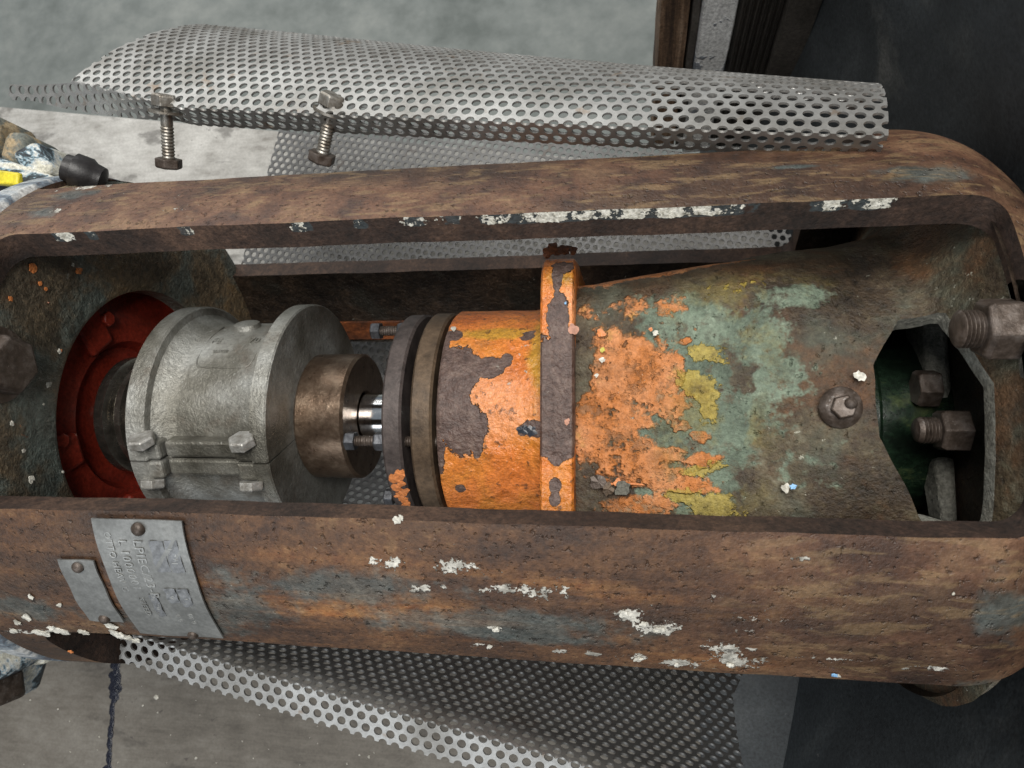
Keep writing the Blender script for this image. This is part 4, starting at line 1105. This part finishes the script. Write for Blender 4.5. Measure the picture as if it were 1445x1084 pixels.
# two long bolts through the lip
def long_bolt(px, py, px2, py2, e, name, label):
    top_ = pe(px, py, e); bot = pe(px2, py2, e - 0.030); d = bot - top_; L = np.linalg.norm(d); d /= L
    t = thing(name, label, 'bolt', top_, 'bolts hanging from the guard lip')
    st = lathe('shank', [(0, 0.0003), (0, 0.0075), (L * 0.40, 0.0078)] + thread_prof(L * 0.41, L, 0.0085, 0.0042, False), 'bolt', t, n=20, c=top_, axis=d, autos=50)
    hexa('head', bot - d * 0.002, d, 0.013, 0.0175, 'rustbolt', t, 0.3)
    hexa('nut', top_ + d * 0.006, -d, 0.015, 0.0180, 'bolt', t, 0.8)
    lathe('washer', [(0, 0.006), (0, 0.0225), (0.003, 0.0225), (0.003, 0.006)], 'bolt', t, n=32, c=top_ + d * 0.012, axis=d)
    return t
long_bolt(234, 143, 238, 226, 0.170, 'long_bolt', 'long rusty bolt hanging from the guard lip, the left one over pale plate')
long_bolt(470, 143, 455, 218, 0.185, 'long_bolt', 'slanted long bolt in the guard lip, the right one over dark mesh')

lower = thing('perforated_trough', 'second perforated sheet bent into a trough under the frame, lip showing at the bottom', 'guard', (-0.2, 0, -0.5))
GA = rad(-11.5)
g_ = np.array([math.cos(GA), math.sin(GA), 0]); h_ = np.array([-math.sin(GA), math.cos(GA), 0])
L0 = pe(175, 910, 0.12); 
yl0 = float(L0.dot(h_))                       # across position of the lip
prof_pts = []
LIPW = 0.040
def trough_profile():
    pts = [(yl0 - 0.026, 0.116), (yl0 + 0.019, 0.124)]
    cy, ce = yl0 + 0.025 + 0.45, 0.09
    for k in range(0, 31):
        t = math.pi + (math.pi / 2) * k / 30
        y = cy + 0.45 * math.cos(t); e = ce + (0.53) * math.sin(t)
        pts.append((y, e))
    y0, e0_ = pts[-1]
    for k in range(1, 9):
        y = y0 + 0.07 * k; pts.append((y, e0_ - 0.10 * (y - y0)))
    return np.array(pts)
TP = trough_profile(); seg = np.hypot(*np.diff(TP, axis=0).T); cum = np.concatenate([[0], np.cumsum(seg)])
A0 = float(L0.dot(g_))
def trough_map(a, b):
    y = np.interp(b, cum, TP[:, 0]); e = np.interp(b, cum, TP[:, 1])
    e = e + 0.005 * np.sin(a * 6 + b * 5)
    P = (A0 + a)[:, None] * g_ + y[:, None] * h_
    P[:, 2] += e
    return P
cells = []
nrow = int(cum[-1] / HH) - 1
for r in range(0, nrow):
    for c in range(-22, 66):
        a = (c + 0.5 * (r % 2)) * PIT; b = r * HH
        amin = -0.03 - 0.30 * np.clip((b - 0.05) / 0.9, 0, 1) * (1.0)
        amax = 0.86 + 0.30 * np.clip((b - 0.3) / 0.9, 0, 1)
        if a < amin or a > amax: continue
        cells.append((c, r, 1 if r == 0 else 0))
perforated('sheet', cells, PIT, trough_map, 'shadeguard', lower, clip=lambda r: [lambda a, b: a - (-0.005 - 0.30 * min(max((b - 0.05) / 0.9, 0), 1)), lambda a, b: 0.835 + 0.30 * min(max((b - 0.3) / 0.9, 0), 1) - a], oil_shade=lambda b: np.clip((b - 0.050) / 0.03, 0, 1))  # past the lip the sheet gets its painted shade

# ================================================================== SMALL THINGS ON THE BENCH
# line of wet grease at the lower left
gp = []
bm_v = []; bm_f = []
def drop(cx, cy, rx, ry, h, z0):
    n = 14; base = len(bm_v)
    for i in range(5):
        q = i / 5
        for k in range(n):
            t = 2 * math.pi * k / n
            w_ = 1 + 0.25 * mnoise.noise(Vector((cx * 200 + math.cos(t) * 2, cy * 200 + math.sin(t) * 2, i * 0.7)))
            bm_v.append((cx + rx * (1 - q * q) * math.cos(t) * w_, cy + ry * (1 - q * q) * math.sin(t) * w_, z0 + h * math.sin(q * 1.57)))
    bm_v.append((cx, cy, z0 + h))
    for i in range(4):
        for k in range(n): bm_f.append((base + i * n + k, base + i * n + (k + 1) % n, base + (i + 1) * n + (k + 1) % n, base + (i + 1) * n + k))
    for k in range(n): bm_f.append((base + 4 * n + k, base + 4 * n + (k + 1) % n, base + 5 * n))
for i in range(46):
    y = 932 + i * 3.6
    if 990 < y < 1006 and i % 2: continue
    wd = 2.2 + 3.2 * max(0, math.sin((y - 925) / 24.0)) 
    q = pz(165 - (y - 930) * 0.085 + random.uniform(-1.5, 1.5), y, 0.0125)
    drop(q[0], q[1], wd * 0.0013 * random.uniform(0.5, 1.6), 0.0062, random.uniform(0.0008, 0.0018), 0.0118)
o = mesh('grease_trail', REL(np.array(bm_v)), bm_f, 'grease', None, origin_rel=REL(pz(158, 1000, 0.0125)))
tag(o, 'wet blue black grease trail running down the bench at lower left', 'grease')
# crumbs on the bench
crumb = thing('paint_crumbs', 'small loose paint crumbs scattered on the bench below the frame', 'debris', REL(pz(220, 985, 0.0125)))
crumb['kind'] = 'stuff'
V = []; F = []
for px, py, sz in [(220, 985, 5), (201, 996, 2.5), (222, 1006, 2), (276, 1070, 2.5), (470, 955, 2), (98, 1018, 2), (520, 1068, 3), (140, 1040, 2)] + [(random.uniform(20, 700), random.uniform(960, 1080), random.uniform(0.8, 2)) for _ in range(40)]:
    c = pz(px, py, 0.0125); b = len(V); n = 6
    V.append((c[0], c[1], c[2] + sz * 0.0005))
    for k in range(n):
        t = 2 * math.pi * k / n; r = sz * 0.0007 * random.uniform(0.5, 1.2); V.append((c[0] + r * math.cos(t), c[1] + r * math.sin(t), c[2] - 0.0003))
    F += [(b, b + 1 + k, b + 1 + (k + 1) % n) for k in range(n)]
o = mesh('crumbs', REL(np.array(V)), F, 'chip', crumb, smooth=False); o['kind'] = 'stuff'
